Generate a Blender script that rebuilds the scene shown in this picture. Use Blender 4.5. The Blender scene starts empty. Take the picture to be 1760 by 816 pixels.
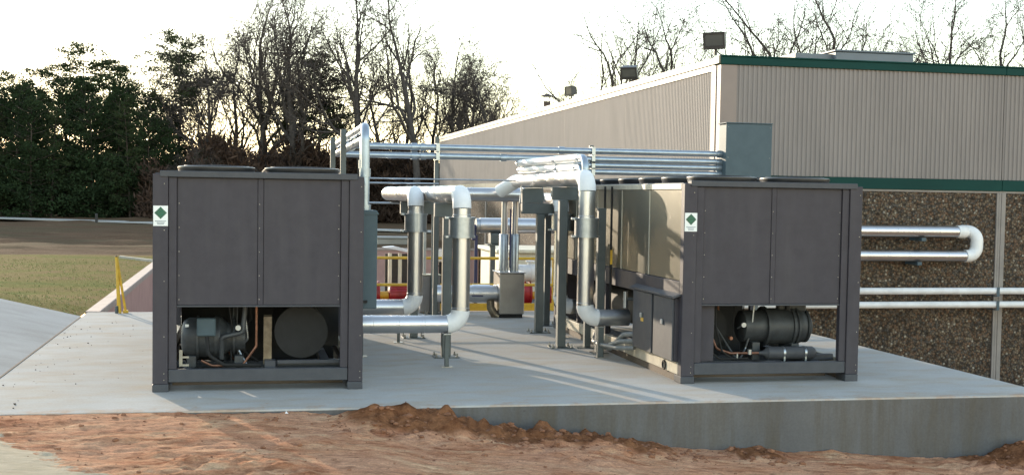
import bpy, math, random
import numpy as np
from math import sin, cos, pi, radians, sqrt
from mathutils import Vector, Matrix

# ------------------------------------------------------------------ camera, sky, sun, exposure
scene = bpy.context.scene
COL = scene.collection
YAW, PITCH, ROLL, EYE = 0.20844, 0.04884, 0.01597, 2.16938
fwd = Vector((sin(YAW) * cos(PITCH), cos(YAW) * cos(PITCH), -sin(PITCH)))
rgt = Vector((cos(YAW), -sin(YAW), 0))
upv = rgt.cross(fwd)
r2 = rgt * cos(ROLL) + upv * sin(ROLL)
u2 = -rgt * sin(ROLL) + upv * cos(ROLL)
cam_data = bpy.data.cameras.new('camera')
cam = bpy.data.objects.new('camera', cam_data)
COL.objects.link(cam)
cam.matrix_world = Matrix(((r2.x, u2.x, -fwd.x, 0), (r2.y, u2.y, -fwd.y, 0), (r2.z, u2.z, -fwd.z, EYE), (0, 0, 0, 1)))
cam_data.sensor_width = 36
cam_data.lens = 36 * 2163.8 / 1760
cam_data.shift_y = 35.6 / 1760
cam_data.clip_start = 0.1
cam_data.clip_end = 4000
scene.camera = cam

SUN_AZ, SUN_EL = radians(-19.8), radians(10.5)      # azimuth from +Y towards +X
world = bpy.data.worlds.new('World')
scene.world = world
world.use_nodes = True
wn = world.node_tree
for n in list(wn.nodes):
    wn.nodes.remove(n)
wo = wn.nodes.new('ShaderNodeOutputWorld')
wb = wn.nodes.new('ShaderNodeBackground')
sky = wn.nodes.new('ShaderNodeTexSky')
sky.sky_type = 'NISHITA'
sky.sun_disc = False
sky.sun_elevation = SUN_EL
sky.sun_rotation = SUN_AZ
sky.air_density = 1.2
sky.dust_density = 0.2
sky.ozone_density = 1.0
wb.inputs['Strength'].default_value = 0.15
hsv = wn.nodes.new('ShaderNodeHueSaturation')
hsv.inputs['Saturation'].default_value = 0.75
wn.links.new(sky.outputs['Color'], hsv.inputs['Color'])
wn.links.new(hsv.outputs['Color'], wb.inputs['Color'])
wn.links.new(wb.outputs['Background'], wo.inputs['Surface'])
sun_data = bpy.data.lights.new('sun', 'SUN')
sun_data.energy = 1.7
sun_data.angle = radians(0.5)
sun_data.color = (1.0, 0.84, 0.64)
sun = bpy.data.objects.new('sun', sun_data)
COL.objects.link(sun)
sdir = Vector((sin(SUN_AZ) * cos(SUN_EL), cos(SUN_AZ) * cos(SUN_EL), sin(SUN_EL)))
sun.rotation_euler = sdir.to_track_quat('Z', 'Y').to_euler()
sun.location = (-20, 40, 30)
scene.view_settings.view_transform = 'Standard'
scene.view_settings.look = 'None'
scene.view_settings.gamma = 1.0
scene.view_settings.use_curve_mapping = False
scene.view_settings.exposure = 1.95
scene.view_settings.use_white_balance = True
scene.view_settings.white_balance_temperature = 6600
scene.render.engine = 'CYCLES'
scene.cycles.max_bounces = 6

rng = random.Random(7)

# ------------------------------------------------------------------ materials
def new_mat(name):
    m = bpy.data.materials.new(name)
    m.use_nodes = True
    nt = m.node_tree
    b = nt.nodes['Principled BSDF']
    return m, nt, b

def nd(nt, kind, **kw):
    n = nt.nodes.new(kind)
    for k, v in kw.items():
        if isinstance(v, (int, float, tuple, list)) and k in n.inputs:
            n.inputs[k].default_value = v
        else:
            setattr(n, k, v)
    return n

def coords(nt, stretch=(1, 1, 1)):
    tc = nd(nt, 'ShaderNodeTexCoord')
    mp = nd(nt, 'ShaderNodeMapping')
    mp.inputs['Scale'].default_value = stretch
    nt.links.new(tc.outputs['Object'], mp.inputs['Vector'])
    return mp.outputs['Vector']

def noise(nt, vec, scale, detail=6, rough=0.6, dist=0.0):
    n = nd(nt, 'ShaderNodeTexNoise')
    n.inputs['Scale'].default_value = scale
    n.inputs['Detail'].default_value = detail
    n.inputs['Roughness'].default_value = rough
    n.inputs['Distortion'].default_value = dist
    nt.links.new(vec, n.inputs['Vector'])
    return n.outputs['Fac']

def ramp(nt, fac, stops, interp='LINEAR'):
    r = nd(nt, 'ShaderNodeValToRGB')
    r.color_ramp.interpolation = interp
    e = r.color_ramp.elements
    while len(e) > 1:
        e.remove(e[-1])
    for i, (p, c) in enumerate(stops):
        if len(c) == 3:
            c = (*c, 1)
        if i == 0:
            e[0].position = p; e[0].color = c
        else:
            x = e.new(p); x.color = c
    nt.links.new(fac, r.inputs['Fac'])
    return r.outputs['Color']

def mixc(nt, fac, a, b, mode='MIX'):
    m = nd(nt, 'ShaderNodeMix', data_type='RGBA', blend_type=mode)
    for s, v in ((m.inputs[0], fac), (m.inputs[6], a), (m.inputs[7], b)):
        if hasattr(v, 'links'):
            nt.links.new(v, s)
        elif isinstance(v, (tuple, list)):
            s.default_value = (*v, 1) if len(v) == 3 else v
        else:
            s.default_value = v
    return m.outputs[2]

def bump(nt, b, h, strength, dist=0.01):
    bp = nd(nt, 'ShaderNodeBump')
    bp.inputs['Strength'].default_value = strength
    bp.inputs['Distance'].default_value = dist
    nt.links.new(h, bp.inputs['Height'])
    nt.links.new(bp.outputs['Normal'], b.inputs['Normal'])

def M(name, c, c2=None, sc=4.0, rough=0.6, metal=0.0, bmp=0.0, bsc=60.0, stretch=(1, 1, 1), spec=0.5, lo=0.35, hi=0.65, rv=0.0, bd=0.004):
    m, nt, b = new_mat(name)
    v = coords(nt, stretch)
    if c2 is None:
        c2 = tuple(x * 0.82 for x in c)
    f = noise(nt, v, sc, 8, 0.65)
    colr = ramp(nt, f, [(lo, c2), (hi, c)])
    nt.links.new(colr, b.inputs['Base Color'])
    b.inputs['Roughness'].default_value = rough
    b.inputs['Metallic'].default_value = metal
    b.inputs['Specular IOR Level'].default_value = spec
    if rv:
        f2 = noise(nt, v, sc * 3, 5)
        mr = nd(nt, 'ShaderNodeMapRange')
        mr.inputs['To Min'].default_value = max(0.03, rough - rv)
        mr.inputs['To Max'].default_value = min(1, rough + rv)
        nt.links.new(f2, mr.inputs['Value'])
        nt.links.new(mr.outputs['Result'], b.inputs['Roughness'])
    if bmp:
        bump(nt, b, noise(nt, v, bsc, 4), bmp, bd)
    return m

MT = {}
MT['slate'] = M('slate_paint', (0.049, 0.0465, 0.062), (0.041, 0.039, 0.053), 7, 0.5, 0, 0.15, 180, rv=0.08, spec=0.25)
MT['slate_rail'] = M('slate_rail_paint', (0.072, 0.076, 0.086), (0.057, 0.061, 0.071), 6, 0.5, 0, 0.1, 120, rv=0.08, spec=0.25)
MT['black'] = M('black_rubber', (0.012, 0.012, 0.013), (0.008, 0.008, 0.008), 12, 0.75)
MT['iron'] = M('dark_compressor_paint', (0.055, 0.062, 0.068), (0.035, 0.038, 0.042), 9, 0.5, 0.0, 0.3, 60)
MT['fan'] = M('fan_shroud_plastic', (0.022, 0.022, 0.024), (0.015, 0.015, 0.016), 9, 0.35)
MT['galv'] = M('galvanised_steel', (0.42, 0.45, 0.48), (0.33, 0.36, 0.385), 12, 0.36, 0.85)
MT['stainless'] = M('dull_stainless_cladding', (0.40, 0.385, 0.36), (0.33, 0.315, 0.295), 3, 0.36, 0.9)
MT['alu'] = M('aluminium_jacket', (0.60, 0.605, 0.615), (0.53, 0.535, 0.55), 1.8, 0.33, 0.95, 0.05, 3.0, bd=0.02, rv=0.06)
MT['pvc'] = M('white_pvc_cover', (0.78, 0.79, 0.80), (0.68, 0.69, 0.69), 5, 0.42, rv=0.08)
MT['whitepipe'] = M('white_painted_pipe', (0.72, 0.73, 0.74), (0.6, 0.6, 0.6), 5, 0.45)
MT['green_steel'] = M('grey_green_steel_paint', (0.092, 0.108, 0.108), (0.070, 0.083, 0.083), 6, 0.5, rv=0.08)
MT['encl'] = M('grey_enclosure_paint', (0.078, 0.112, 0.132), (0.066, 0.096, 0.114), 5, 0.55, spec=0.2)
MT['conduit'] = M('conduit_zinc', (0.36, 0.42, 0.48), (0.29, 0.34, 0.39), 8, 0.36, 0.75)
MT['bolt'] = M('bolt_zinc', (0.5, 0.48, 0.44), (0.3, 0.27, 0.22), 30, 0.45, 0.8)
MT['yellow'] = M('safety_yellow_paint', (0.72, 0.44, 0.035), (0.55, 0.32, 0.03), 8, 0.45)
MT['red'] = M('red_pump_paint', (0.34, 0.018, 0.025), (0.24, 0.012, 0.018), 8, 0.38)
MT['cream'] = M('cream_sheet_metal', (0.72, 0.66, 0.50), (0.62, 0.56, 0.42), 4, 0.5)
MT['navy'] = M('navy_valve_paint', (0.025, 0.03, 0.10), (0.015, 0.02, 0.07), 8, 0.4)
MT['copper'] = M('copper_tube', (0.30, 0.15, 0.10), (0.14, 0.07, 0.045), 20, 0.5, 0.8)
MT['tan_metal'] = M('tan_bracket_metal', (0.26, 0.22, 0.16), (0.15, 0.12, 0.085), 9, 0.4, 0.7)
MT['rust'] = M('weathered_timber', (0.15, 0.115, 0.085), (0.09, 0.07, 0.055), 12, 0.8, stretch=(0.3, 3, 3))
MT['base_rail'] = M('base_rail_galvanised', (0.50, 0.46, 0.36), (0.36, 0.33, 0.27), 8, 0.5)
MT['sticker'] = M('sticker_vinyl', (0.78, 0.82, 0.82), (0.74, 0.78, 0.78), 5, 0.4)
MT['sticker_green'] = M('sticker_green_print', (0.008, 0.10, 0.055), (0.006, 0.08, 0.045), 5, 0.4)
MT['sticker_lite'] = M('sticker_light_green_print', (0.03, 0.22, 0.12), None, 5, 0.4)
MT['sticker_text'] = M('sticker_grey_print', (0.33, 0.38, 0.42), None, 5, 0.4)
MT['terracotta'] = M('pink_stained_concrete', (0.58, 0.34, 0.285), (0.49, 0.28, 0.235), 2.2, 0.85, bmp=0.3, bsc=50)
MT['coping'] = M('pale_pink_concrete_coping', (0.50, 0.40, 0.34), (0.42, 0.32, 0.27), 3, 0.85, bmp=0.3, bsc=60)
MT['corr'] = M('fluted_tan_panel', (0.262, 0.238, 0.228), (0.228, 0.208, 0.200), 1.6, 0.75, spec=0.2, stretch=(1, 1, 0.25), bmp=0.1, bsc=80)
MT['corner'] = M('taupe_corner_trim', (0.235, 0.19, 0.17), (0.215, 0.172, 0.155), 2, 0.55)
MT['green_trim'] = M('green_fascia_paint', (0.004, 0.046, 0.040), (0.003, 0.036, 0.032), 2, 0.6, stretch=(.3, .3, 1), spec=0.15)
MT['sun_washed_trim'] = M('sun_washed_coping', (0.28, 0.255, 0.18), (0.21, 0.19, 0.135), 3, 0.45)  # pale cream puts the sun's wash into the left wall cap's colour
MT['pilaster'] = M('smooth_concrete_pilaster', (0.27, 0.245, 0.225), (0.22, 0.20, 0.185), 3, 0.8, bmp=0.2, bsc=60)
MT['roof'] = M('roof_membrane', (0.3, 0.3, 0.3), None, 2, 0.8)
MT['rtu'] = M('roof_unit_paint', (0.115, 0.14, 0.165), (0.10, 0.12, 0.14), 2, 0.5)
MT['bronze'] = M('dark_bronze_housing', (0.045, 0.04, 0.038), (0.03, 0.027, 0.026), 9, 0.45)
MT['stack_rust'] = M('brown_stack_paint', (0.10, 0.065, 0.05), (0.06, 0.04, 0.03), 10, 0.7)
MT['bark'] = M('grey_brown_bark', (0.075, 0.064, 0.057), (0.042, 0.036, 0.033), 3, 0.9)
MT['twig'] = M('brown_grey_twigs', (0.098, 0.080, 0.070), (0.062, 0.050, 0.045), 2, 0.9)
MT['pinebark'] = M('pine_bark', (0.085, 0.062, 0.048), (0.045, 0.034, 0.028), 3, 0.9)
MT['needle'] = M('pine_needles', (0.060, 0.080, 0.035), (0.024, 0.036, 0.018), 0.5, 0.9, spec=0.05)
MT['needle2'] = M('cedar_needles', (0.038, 0.060, 0.026), (0.016, 0.026, 0.013), 0.6, 0.9, spec=0.05)
MT['thicket'] = M('brown_undergrowth', (0.095, 0.058, 0.042), (0.040, 0.030, 0.024), 0.35, 0.95, spec=0.05)
MT['sand_kerb'] = M('pale_kerb_concrete', (0.46, 0.43, 0.38), (0.38, 0.35, 0.3), 1, 0.85)
MT['road'] = M('pale_road_concrete', (0.42, 0.41, 0.38), (0.36, 0.35, 0.32), 0.6, 0.85)
MT['paper'] = M('white_paper', (0.8, 0.8, 0.8), None, 5, 0.7)
MT['lens'] = M('floodlight_glass', (0.085, 0.085, 0.08), (0.07, 0.07, 0.065), 5, 0.35)
MT['hose'] = M('grey_flexible_conduit', (0.24, 0.25, 0.25), (0.17, 0.18, 0.18), 20, 0.45, bmp=0.3, bsc=120)
MT['clod'] = M('red_clay_clod', (0.31, 0.145, 0.075), (0.16, 0.068, 0.036), 9, 0.95, bmp=0.6, bsc=40, bd=0.02)
MT['speck'] = M('dark_crumbs', (0.10, 0.075, 0.055), (0.05, 0.04, 0.03), 9, 0.95)

def mk_concrete(name, lite, dark, stain, streak=False):
    m, nt, b = new_mat(name)
    v = coords(nt)
    big = noise(nt, v, 0.55, 5, 0.6, 0.4)
    c = ramp(nt, big, [(0.33, dark), (0.66, lite)])
    vs = coords(nt, (0.9, 2.0, 1) if not streak else (3.2, 3.2, 0.35))
    st = noise(nt, vs, 1.3 if not streak else 1.5, 7, 0.65, 0.3)
    c = mixc(nt, ramp(nt, st, [(0.42, (0, 0, 0)), (0.70, (0.85,) * 3)]), c, stain)
    fine = noise(nt, v, 38, 6, 0.7)
    c = mixc(nt, 0.35, c, ramp(nt, fine, [(0.3, (0.62,) * 3), (0.7, (1.12,) * 3)]), 'MULTIPLY')
    sp = noise(nt, v, 9, 3, 0.5)
    c = mixc(nt, ramp(nt, sp, [(0.70, (0, 0, 0)), (0.76, (0.5,) * 3)]), c, tuple(x * 0.55 for x in stain))
    if name == 'pad_concrete_top':           # clay tracked over the front edge, and rusty drips
        sep = nd(nt, 'ShaderNodeSeparateXYZ')
        nt.links.new(v, sep.inputs[0])
        mr = nd(nt, 'ShaderNodeMapRange')
        mr.inputs['From Min'].default_value = 12.75; mr.inputs['From Max'].default_value = 13.25
        mr.inputs['To Min'].default_value = 0.17; mr.inputs['To Max'].default_value = 0.0
        nt.links.new(sep.outputs['Y'], mr.inputs['Value'])
        ad = nd(nt, 'ShaderNodeMath', operation='ADD')
        nt.links.new(noise(nt, v, 3.3, 9, 0.72), ad.inputs[0]); nt.links.new(mr.outputs['Result'], ad.inputs[1])
        c = mixc(nt, ramp(nt, ad.outputs[0], [(0.62, (0, 0, 0)), (0.80, (0.75,) * 3)]), c, (0.40, 0.26, 0.17))
    nt.links.new(c, b.inputs['Base Color'])
    b.inputs['Roughness'].default_value = 0.95
    b.inputs['Specular IOR Level'].default_value = 0.04
    bump(nt, b, noise(nt, v, 14, 8, 0.7), 0.25, 0.005)
    return m
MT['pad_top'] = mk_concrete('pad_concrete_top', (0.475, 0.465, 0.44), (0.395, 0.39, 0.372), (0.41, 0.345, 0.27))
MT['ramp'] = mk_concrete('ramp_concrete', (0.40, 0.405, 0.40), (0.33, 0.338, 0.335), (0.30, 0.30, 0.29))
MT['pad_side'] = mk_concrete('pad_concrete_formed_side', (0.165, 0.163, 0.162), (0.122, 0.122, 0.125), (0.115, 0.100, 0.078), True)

def mk_pebble():
    m, nt, b = new_mat('exposed_aggregate')
    v = coords(nt)
    vo = nd(nt, 'ShaderNodeTexVoronoi', feature='F1')
    vo.inputs['Scale'].default_value = 23
    vo.inputs['Randomness'].default_value = 1.0
    nt.links.new(v, vo.inputs['Vector'])
    sep = nd(nt, 'ShaderNodeSeparateColor')
    nt.links.new(vo.outputs['Color'], sep.inputs['Color'])
    c = ramp(nt, sep.outputs[0], [(0.0, (0.060, 0.051, 0.043)), (0.2, (0.110, 0.078, 0.055)), (0.4, (0.150, 0.096, 0.064)), (0.55, (0.088, 0.080, 0.072)), (0.7, (0.175, 0.140, 0.102)), (0.86, (0.120, 0.098, 0.080)), (0.965, (0.30, 0.275, 0.23))], 'CONSTANT')
    edge = ramp(nt, vo.outputs['Distance'], [(0.32, (1, 1, 1)), (0.75, (0.42, 0.40, 0.37))])
    c = mixc(nt, 1.0, c, edge, 'MULTIPLY')
    pat = noise(nt, v, 1.1, 5)
    c = mixc(nt, 0.7, c, ramp(nt, pat, [(0.3, (0.72, 0.70, 0.68)), (0.7, (1.15, 1.12, 1.08))]), 'MULTIPLY')
    nt.links.new(c, b.inputs['Base Color'])
    b.inputs['Roughness'].default_value = 0.8
    b.inputs['Specular IOR Level'].default_value = 0.15
    inv = nd(nt, 'ShaderNodeMath', operation='SUBTRACT')
    inv.inputs[0].default_value = 1.0
    nt.links.new(vo.outputs['Distance'], inv.inputs[1])
    bump(nt, b, inv.outputs[0], 0.7, 0.02)
    return m
MT['pebble'] = mk_pebble()

def mk_paint(name, c, dust):
    m, nt, b = new_mat(name)
    v = coords(nt)
    vs = coords(nt, (2.2, 2.2, 0.22))
    col = ramp(nt, noise(nt, v, 6, 6, 0.7), [(0.35, tuple(x * .84 for x in c)), (0.65, c)])
    st = noise(nt, vs, 2.6, 7, 0.65)
    col = mixc(nt, ramp(nt, st, [(0.46, (0, 0, 0)), (0.78, (0.38,) * 3)]), col, dust)
    col = mixc(nt, ramp(nt, noise(nt, v, 90, 3, 0.6), [(0.62, (0, 0, 0)), (0.75, (0.25,) * 3)]), col, dust)
    nt.links.new(col, b.inputs['Base Color'])
    b.inputs['Specular IOR Level'].default_value = 0.25
    mr = nd(nt, 'ShaderNodeMapRange')
    mr.inputs['To Min'].default_value = 0.42; mr.inputs['To Max'].default_value = 0.62
    nt.links.new(noise(nt, vs, 5, 5), mr.inputs['Value'])
    nt.links.new(mr.outputs['Result'], b.inputs['Roughness'])
    bump(nt, b, noise(nt, v, 1.7, 2, 0.4), 0.12, 0.03)
    return m
MT['slate'] = mk_paint('slate_paint', (0.054, 0.050, 0.061), (0.084, 0.079, 0.085))

def mk_coil():
    m, nt, b = new_mat('condenser_coil_fins')
    v = coords(nt)
    w = nd(nt, 'ShaderNodeTexWave', wave_type='BANDS', bands_direction='Z')
    w.inputs['Scale'].default_value = 28
    w.inputs['Distortion'].default_value = 0.3
    nt.links.new(v, w.inputs['Vector'])
    f = noise(nt, v, 1.3, 5)
    c = mixc(nt, f, (0.145, 0.137, 0.110), (0.20, 0.188, 0.145))
    c = mixc(nt, 0.25, c, w.outputs['Color'], 'MULTIPLY')
    nt.links.new(c, b.inputs['Base Color'])
    b.inputs['Metallic'].default_value = 0.55
    b.inputs['Roughness'].default_value = 0.3
    bump(nt, b, w.outputs['Fac'], 0.1, 0.002)
    return m
MT['coil'] = mk_coil()

def mk_dirt():
    m, nt, b = new_mat('red_clay_dirt')
    v = coords(nt)
    vs = coords(nt, (0.55, 1.5, 1))
    f = noise(nt, vs, 3.0, 10, 0.7, 0.6)
    c = ramp(nt, f, [(0.30, (0.24, 0.082, 0.042)), (0.41, (0.50, 0.225, 0.125)), (0.53, (0.66, 0.355, 0.21)), (0.67, (0.80, 0.55, 0.35))])
    g = noise(nt, v, 1.1, 4, 0.6)
    c = mixc(nt, ramp(nt, g, [(0.42, (0, 0, 0)), (0.62, (0.7,) * 3)]), c, (0.72, 0.41, 0.265))
    mid = noise(nt, vs, 10, 7, 0.7, 0.8)
    c = mixc(nt, 0.75, c, ramp(nt, mid, [(0.34, (0.42, 0.36, 0.33)), (0.47, (0.9, 0.88, 0.86)), (0.62, (1.18, 1.18, 1.16))]), 'MULTIPLY')
    fine = noise(nt, v, 55, 6, 0.75)
    c = mixc(nt, 0.7, c, ramp(nt, fine, [(0.32, (0.55, 0.52, 0.5)), (0.68, (1.2, 1.2, 1.2))]), 'MULTIPLY')
    # washed-out sand fan, marked per vertex by the mesh
    at = nd(nt, 'ShaderNodeAttribute', attribute_name='sand')
    nz = noise(nt, v, 5.5, 8, 0.7)
    ad = nd(nt, 'ShaderNodeMath', operation='MULTIPLY_ADD')
    nt.links.new(nz, ad.inputs[0]); ad.inputs[1].default_value = 0.9
    nt.links.new(at.outputs['Fac'], ad.inputs[2])
    sm = ramp(nt, ad.outputs[0], [(0.93, (0, 0, 0)), (1.0, (1, 1, 1))])
    sandc = ramp(nt, noise(nt, vs, 6, 7, 0.6), [(0.35, (0.55, 0.455, 0.325)), (0.65, (0.66, 0.56, 0.42))])
    c = mixc(nt, sm, c, sandc)
    at2 = nd(nt, 'ShaderNodeAttribute', attribute_name='clay')
    clay = ramp(nt, noise(nt, v, 8, 8, 0.75), [(0.32, (0.12, 0.048, 0.024)), (0.68, (0.34, 0.16, 0.08))])
    c = mixc(nt, at2.outputs['Fac'], c, clay)
    nt.links.new(c, b.inputs['Base Color'])
    b.inputs['Roughness'].default_value = 1.0
    b.inputs['Specular IOR Level'].default_value = 0.02
    bump(nt, b, noise(nt, vs, 20, 10, 0.75), 1.0, 0.045)
    return m
MT['dirt'] = mk_dirt()

def mk_ground(name, stops, sc, stretch, bs=0.6):
    m, nt, b = new_mat(name)
    v = coords(nt, stretch)
    f = noise(nt, v, sc, 9, 0.72, 0.5)
    c = ramp(nt, f, stops)
    fine = noise(nt, coords(nt), 9, 8, 0.8)
    c = mixc(nt, 0.6, c, ramp(nt, fine, [(0.3, (0.55, 0.55, 0.5)), (0.7, (1.25, 1.25, 1.2))]), 'MULTIPLY')
    nt.links.new(c, b.inputs['Base Color'])
    b.inputs['Roughness'].default_value = 1.0
    b.inputs['Specular IOR Level'].default_value = 0.02
    bump(nt, b, noise(nt, v, sc * 12, 8, 0.75), bs, 0.08)
    return m
MT['grass'] = mk_ground('winter_lawn', [(0.28, (0.19, 0.115, 0.062)), (0.44, (0.19, 0.138, 0.055)), (0.56, (0.15, 0.137, 0.036)), (0.68, (0.075, 0.11, 0.02))], 0.55, (0.5, 0.8, 1))
MT['field'] = mk_ground('bare_brown_field', [(0.3, (0.075, 0.047, 0.03)), (0.45, (0.135, 0.085, 0.055)), (0.58, (0.112, 0.086, 0.054)), (0.70, (0.29, 0.19, 0.12))], 0.22, (0.25, 1.4, 1))
MT['blade'] = M('grass_blades', (0.30, 0.31, 0.10), (0.42, 0.33, 0.17), 0.6, 0.8)
MT['court'] = M('court_floor_concrete', (0.32, 0.30, 0.27), (0.26, 0.24, 0.21), 1, 0.85)

# ------------------------------------------------------------------ mesh helpers
class MB:
    def __init__(s):
        s.v = []; s.f = []; s.mi = []
    def add(s, vs, fs, mi=0):
        o = len(s.v)
        s.v.extend([tuple(map(float, p)) for p in vs])
        s.f.extend([tuple(i + o for i in f) for f in fs])
        s.mi.extend([mi] * len(fs))
        return s
    def box(s, x0, x1, y0, y1, z0, z1, ch=0.0, mi=0):
        if ch <= 0:
            vs = [(x, y, z) for z in (z0, z1) for y in (y0, y1) for x in (x0, x1)]
            return s.add(vs, [(0, 2, 3, 1), (4, 5, 7, 6), (0, 1, 5, 4), (2, 6, 7, 3), (0, 4, 6, 2), (1, 3, 7, 5)], mi)
        ch = min(ch, (x1 - x0) * .45, (y1 - y0) * .45, (z1 - z0) * .45)
        vs = []; idx = {}
        for i, x in enumerate((x0, x1)):
            for j, y in enumerate((y0, y1)):
                for k, z in enumerate((z0, z1)):
                    sx, sy, sz = (1 - 2 * i) * ch, (1 - 2 * j) * ch, (1 - 2 * k) * ch
                    idx[i, j, k, 0] = len(vs); vs.append((x, y + sy, z + sz))
                    idx[i, j, k, 1] = len(vs); vs.append((x + sx, y, z + sz))
                    idx[i, j, k, 2] = len(vs); vs.append((x + sx, y + sy, z))
        fs = []
        I = lambda a, i, j, k: idx[i, j, k, a]
        for e in (0, 1):
            q = [I(0, e, 0, 0), I(0, e, 1, 0), I(0, e, 1, 1), I(0, e, 0, 1)]; fs.append(q if e else q[::-1])
            q = [I(1, 0, e, 0), I(1, 1, e, 0), I(1, 1, e, 1), I(1, 0, e, 1)]; fs.append(q[::-1] if e else q)
            q = [I(2, 0, 0, e), I(2, 1, 0, e), I(2, 1, 1, e), I(2, 0, 1, e)]; fs.append(q if e else q[::-1])
        for a in (0, 1):
            for b in (0, 1):
                q = [I(1, a, b, 0), I(0, a, b, 0), I(0, a, b, 1), I(1, a, b, 1)]; fs.append(q if a == b else q[::-1])
                q = [I(0, a, 0, b), I(2, a, 0, b), I(2, a, 1, b), I(0, a, 1, b)]; fs.append(q if a == b else q[::-1])
                q = [I(2, 0, a, b), I(1, 0, a, b), I(1, 1, a, b), I(2, 1, a, b)]; fs.append(q if a == b else q[::-1])
                for c in (0, 1):
                    t = [I(0, a, b, c), I(1, a, b, c), I(2, a, b, c)]
                    fs.append(t[::-1] if (a + b + c) % 2 == 0 else t)
        return s.add(vs, fs, mi)
    def sweep(s, pts, rad, n=12, caps=True, mi=0):
        pts = [Vector(p) for p in pts]
        if isinstance(rad, (int, float)):
            rad = [rad] * len(pts)
        t = []
        for i in range(len(pts)):
            a = pts[max(0, i - 1)]; b = pts[min(len(pts) - 1, i + 1)]
            d = (b - a)
            if d.length < 1e-9: d = t[-1] if t else Vector((0, 0, 1))
            t.append(d.normalized())
        ref = Vector((0, 0, 1)) if abs(t[0].z) < 0.9 else Vector((1, 0, 0))
        u = t[0].cross(ref).normalized()
        vs = []; fs = []
        for i, p in enumerate(pts):
            u = (u - t[i] * u.dot(t[i])).normalized()
            w = t[i].cross(u)
            for k in range(n):
                a = 2 * pi * k / n
                vs.append(p + (u * cos(a) + w * sin(a)) * rad[i])
        for i in range(len(pts) - 1):
            for k in range(n):
                k2 = (k + 1) % n
                fs.append((i * n + k, i * n + k2, (i + 1) * n + k2, (i + 1) * n + k))
        if caps:
            fs.append(tuple(range(n))[::-1])
            fs.append(tuple((len(pts) - 1) * n + k for k in range(n)))
        return s.add(vs, fs, mi)
    def cyl(s, p0, p1, r0, r1=None, n=16, caps=True, mi=0):
        return s.sweep([p0, p1], [r0, r1 if r1 is not None else r0], n, caps, mi)
    def dome(s, p, d, r, depth, n=20, k=5):
        p = Vector(p); d = Vector(d).normalized()
        pts = [p + d * depth * sin(pi / 2 * i / k) for i in range(k + 1)]
        rr = [max(r * cos(pi / 2 * i / k), r * 0.02) for i in range(k + 1)]
        return s.sweep(pts, rr, n, True)
    def torus(s, c, d, R, r, n=32, m=8):
        c = Vector(c); d = Vector(d).normalized()
        ref = Vector((1, 0, 0)) if abs(d.x) < 0.9 else Vector((0, 1, 0))
        u = d.cross(ref).normalized(); w = d.cross(u)
        vs = []; fs = []
        for i in range(n):
            a = 2 * pi * i / n
            q = u * cos(a) + w * sin(a)
            for k in range(m):
                b = 2 * pi * k / m
                vs.append(c + q * (R + r * cos(b)) + d * (r * sin(b)))
        for i in range(n):
            for k in range(m):
                fs.append((i * m + k, ((i + 1) % n) * m + k, ((i + 1) % n) * m + (k + 1) % m, i * m + (k + 1) % m))
        return s.add(vs, fs)
    def lathe(s, prof, c, n=32):          # profile of (radius, z) about a vertical axis at c
        vs = []; fs = []
        for r, z in prof:
            for k in range(n):
                a = 2 * pi * k / n
                vs.append((c[0] + r * cos(a), c[1] + r * sin(a), c[2] + z))
        for i in range(len(prof) - 1):
            for k in range(n):
                k2 = (k + 1) % n
                fs.append((i * n + k, i * n + k2, (i + 1) * n + k2, (i + 1) * n + k))
        return s.add(vs, fs)
    def prism(s, poly, axis, a0, a1):     # a 2D outline pushed along one axis
        n = len(poly)
        def P(q, a):
            return {'x': (a, q[0], q[1]), 'y': (q[0], a, q[1]), 'z': (q[0], q[1], a)}[axis]
        vs = [P(q, a0) for q in poly] + [P(q, a1) for q in poly]
        fs = [tuple(range(n))[::-1], tuple(range(n, 2 * n))]
        fs += [(i, (i + 1) % n, n + (i + 1) % n, n + i) for i in range(n)]
        return s.add(vs, fs)
    def mesh(s, name, mats, smooth=True):
        me = bpy.data.meshes.new(name)
        me.from_pydata(s.v, [], s.f)
        for m in mats:
            me.materials.append(m)
        if len(mats) > 1:
            me.polygons.foreach_set('material_index', s.mi)
        me.update()
        if smooth:
            me.polygons.foreach_set('use_smooth', [True] * len(me.polygons))
            me.set_sharp_from_angle(angle=radians(38))
        return me

def put(name, me, parent=None, label=None, cat=None, group=None, kind=None):
    o = bpy.data.objects.new(name, me)
    COL.objects.link(o)
    if parent is not None:
        o.parent = parent
        root = parent
        off = Vector((0, 0, 0))
        while root is not None:
            if root.type == 'EMPTY':
                off = Vector(root['base'])
                break
            root = root.parent
        if parent.type == 'EMPTY':
            o.location = -off
    if label: o['label'] = label
    if cat: o['category'] = cat
    if group: o['group'] = group
    if kind: o['kind'] = kind
    return o

def part(name, mb, mat, parent=None, label=None, cat=None, group=None, kind=None, smooth=True):
    mats = mat if isinstance(mat, (list, tuple)) else [mat]
    mats = [MT[m] if isinstance(m, str) else m for m in mats]
    return put(name, mb.mesh(name, mats, smooth), parent, label, cat, group, kind)

def thing(name, label, cat, loc, group=None):
    o = bpy.data.objects.new(name, None)
    COL.objects.link(o)
    o.empty_display_size = 0.2
    o.location = loc
    o['base'] = list(map(float, loc))
    o['label'] = label; o['category'] = cat
    if group: o['group'] = group
    return o

def copy_tree(o, parent=None):
    c = o.copy()
    COL.objects.link(c)
    if parent is not None:
        c.parent = parent
    for ch in list(o.children):
        copy_tree(ch, c)
    return c

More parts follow.
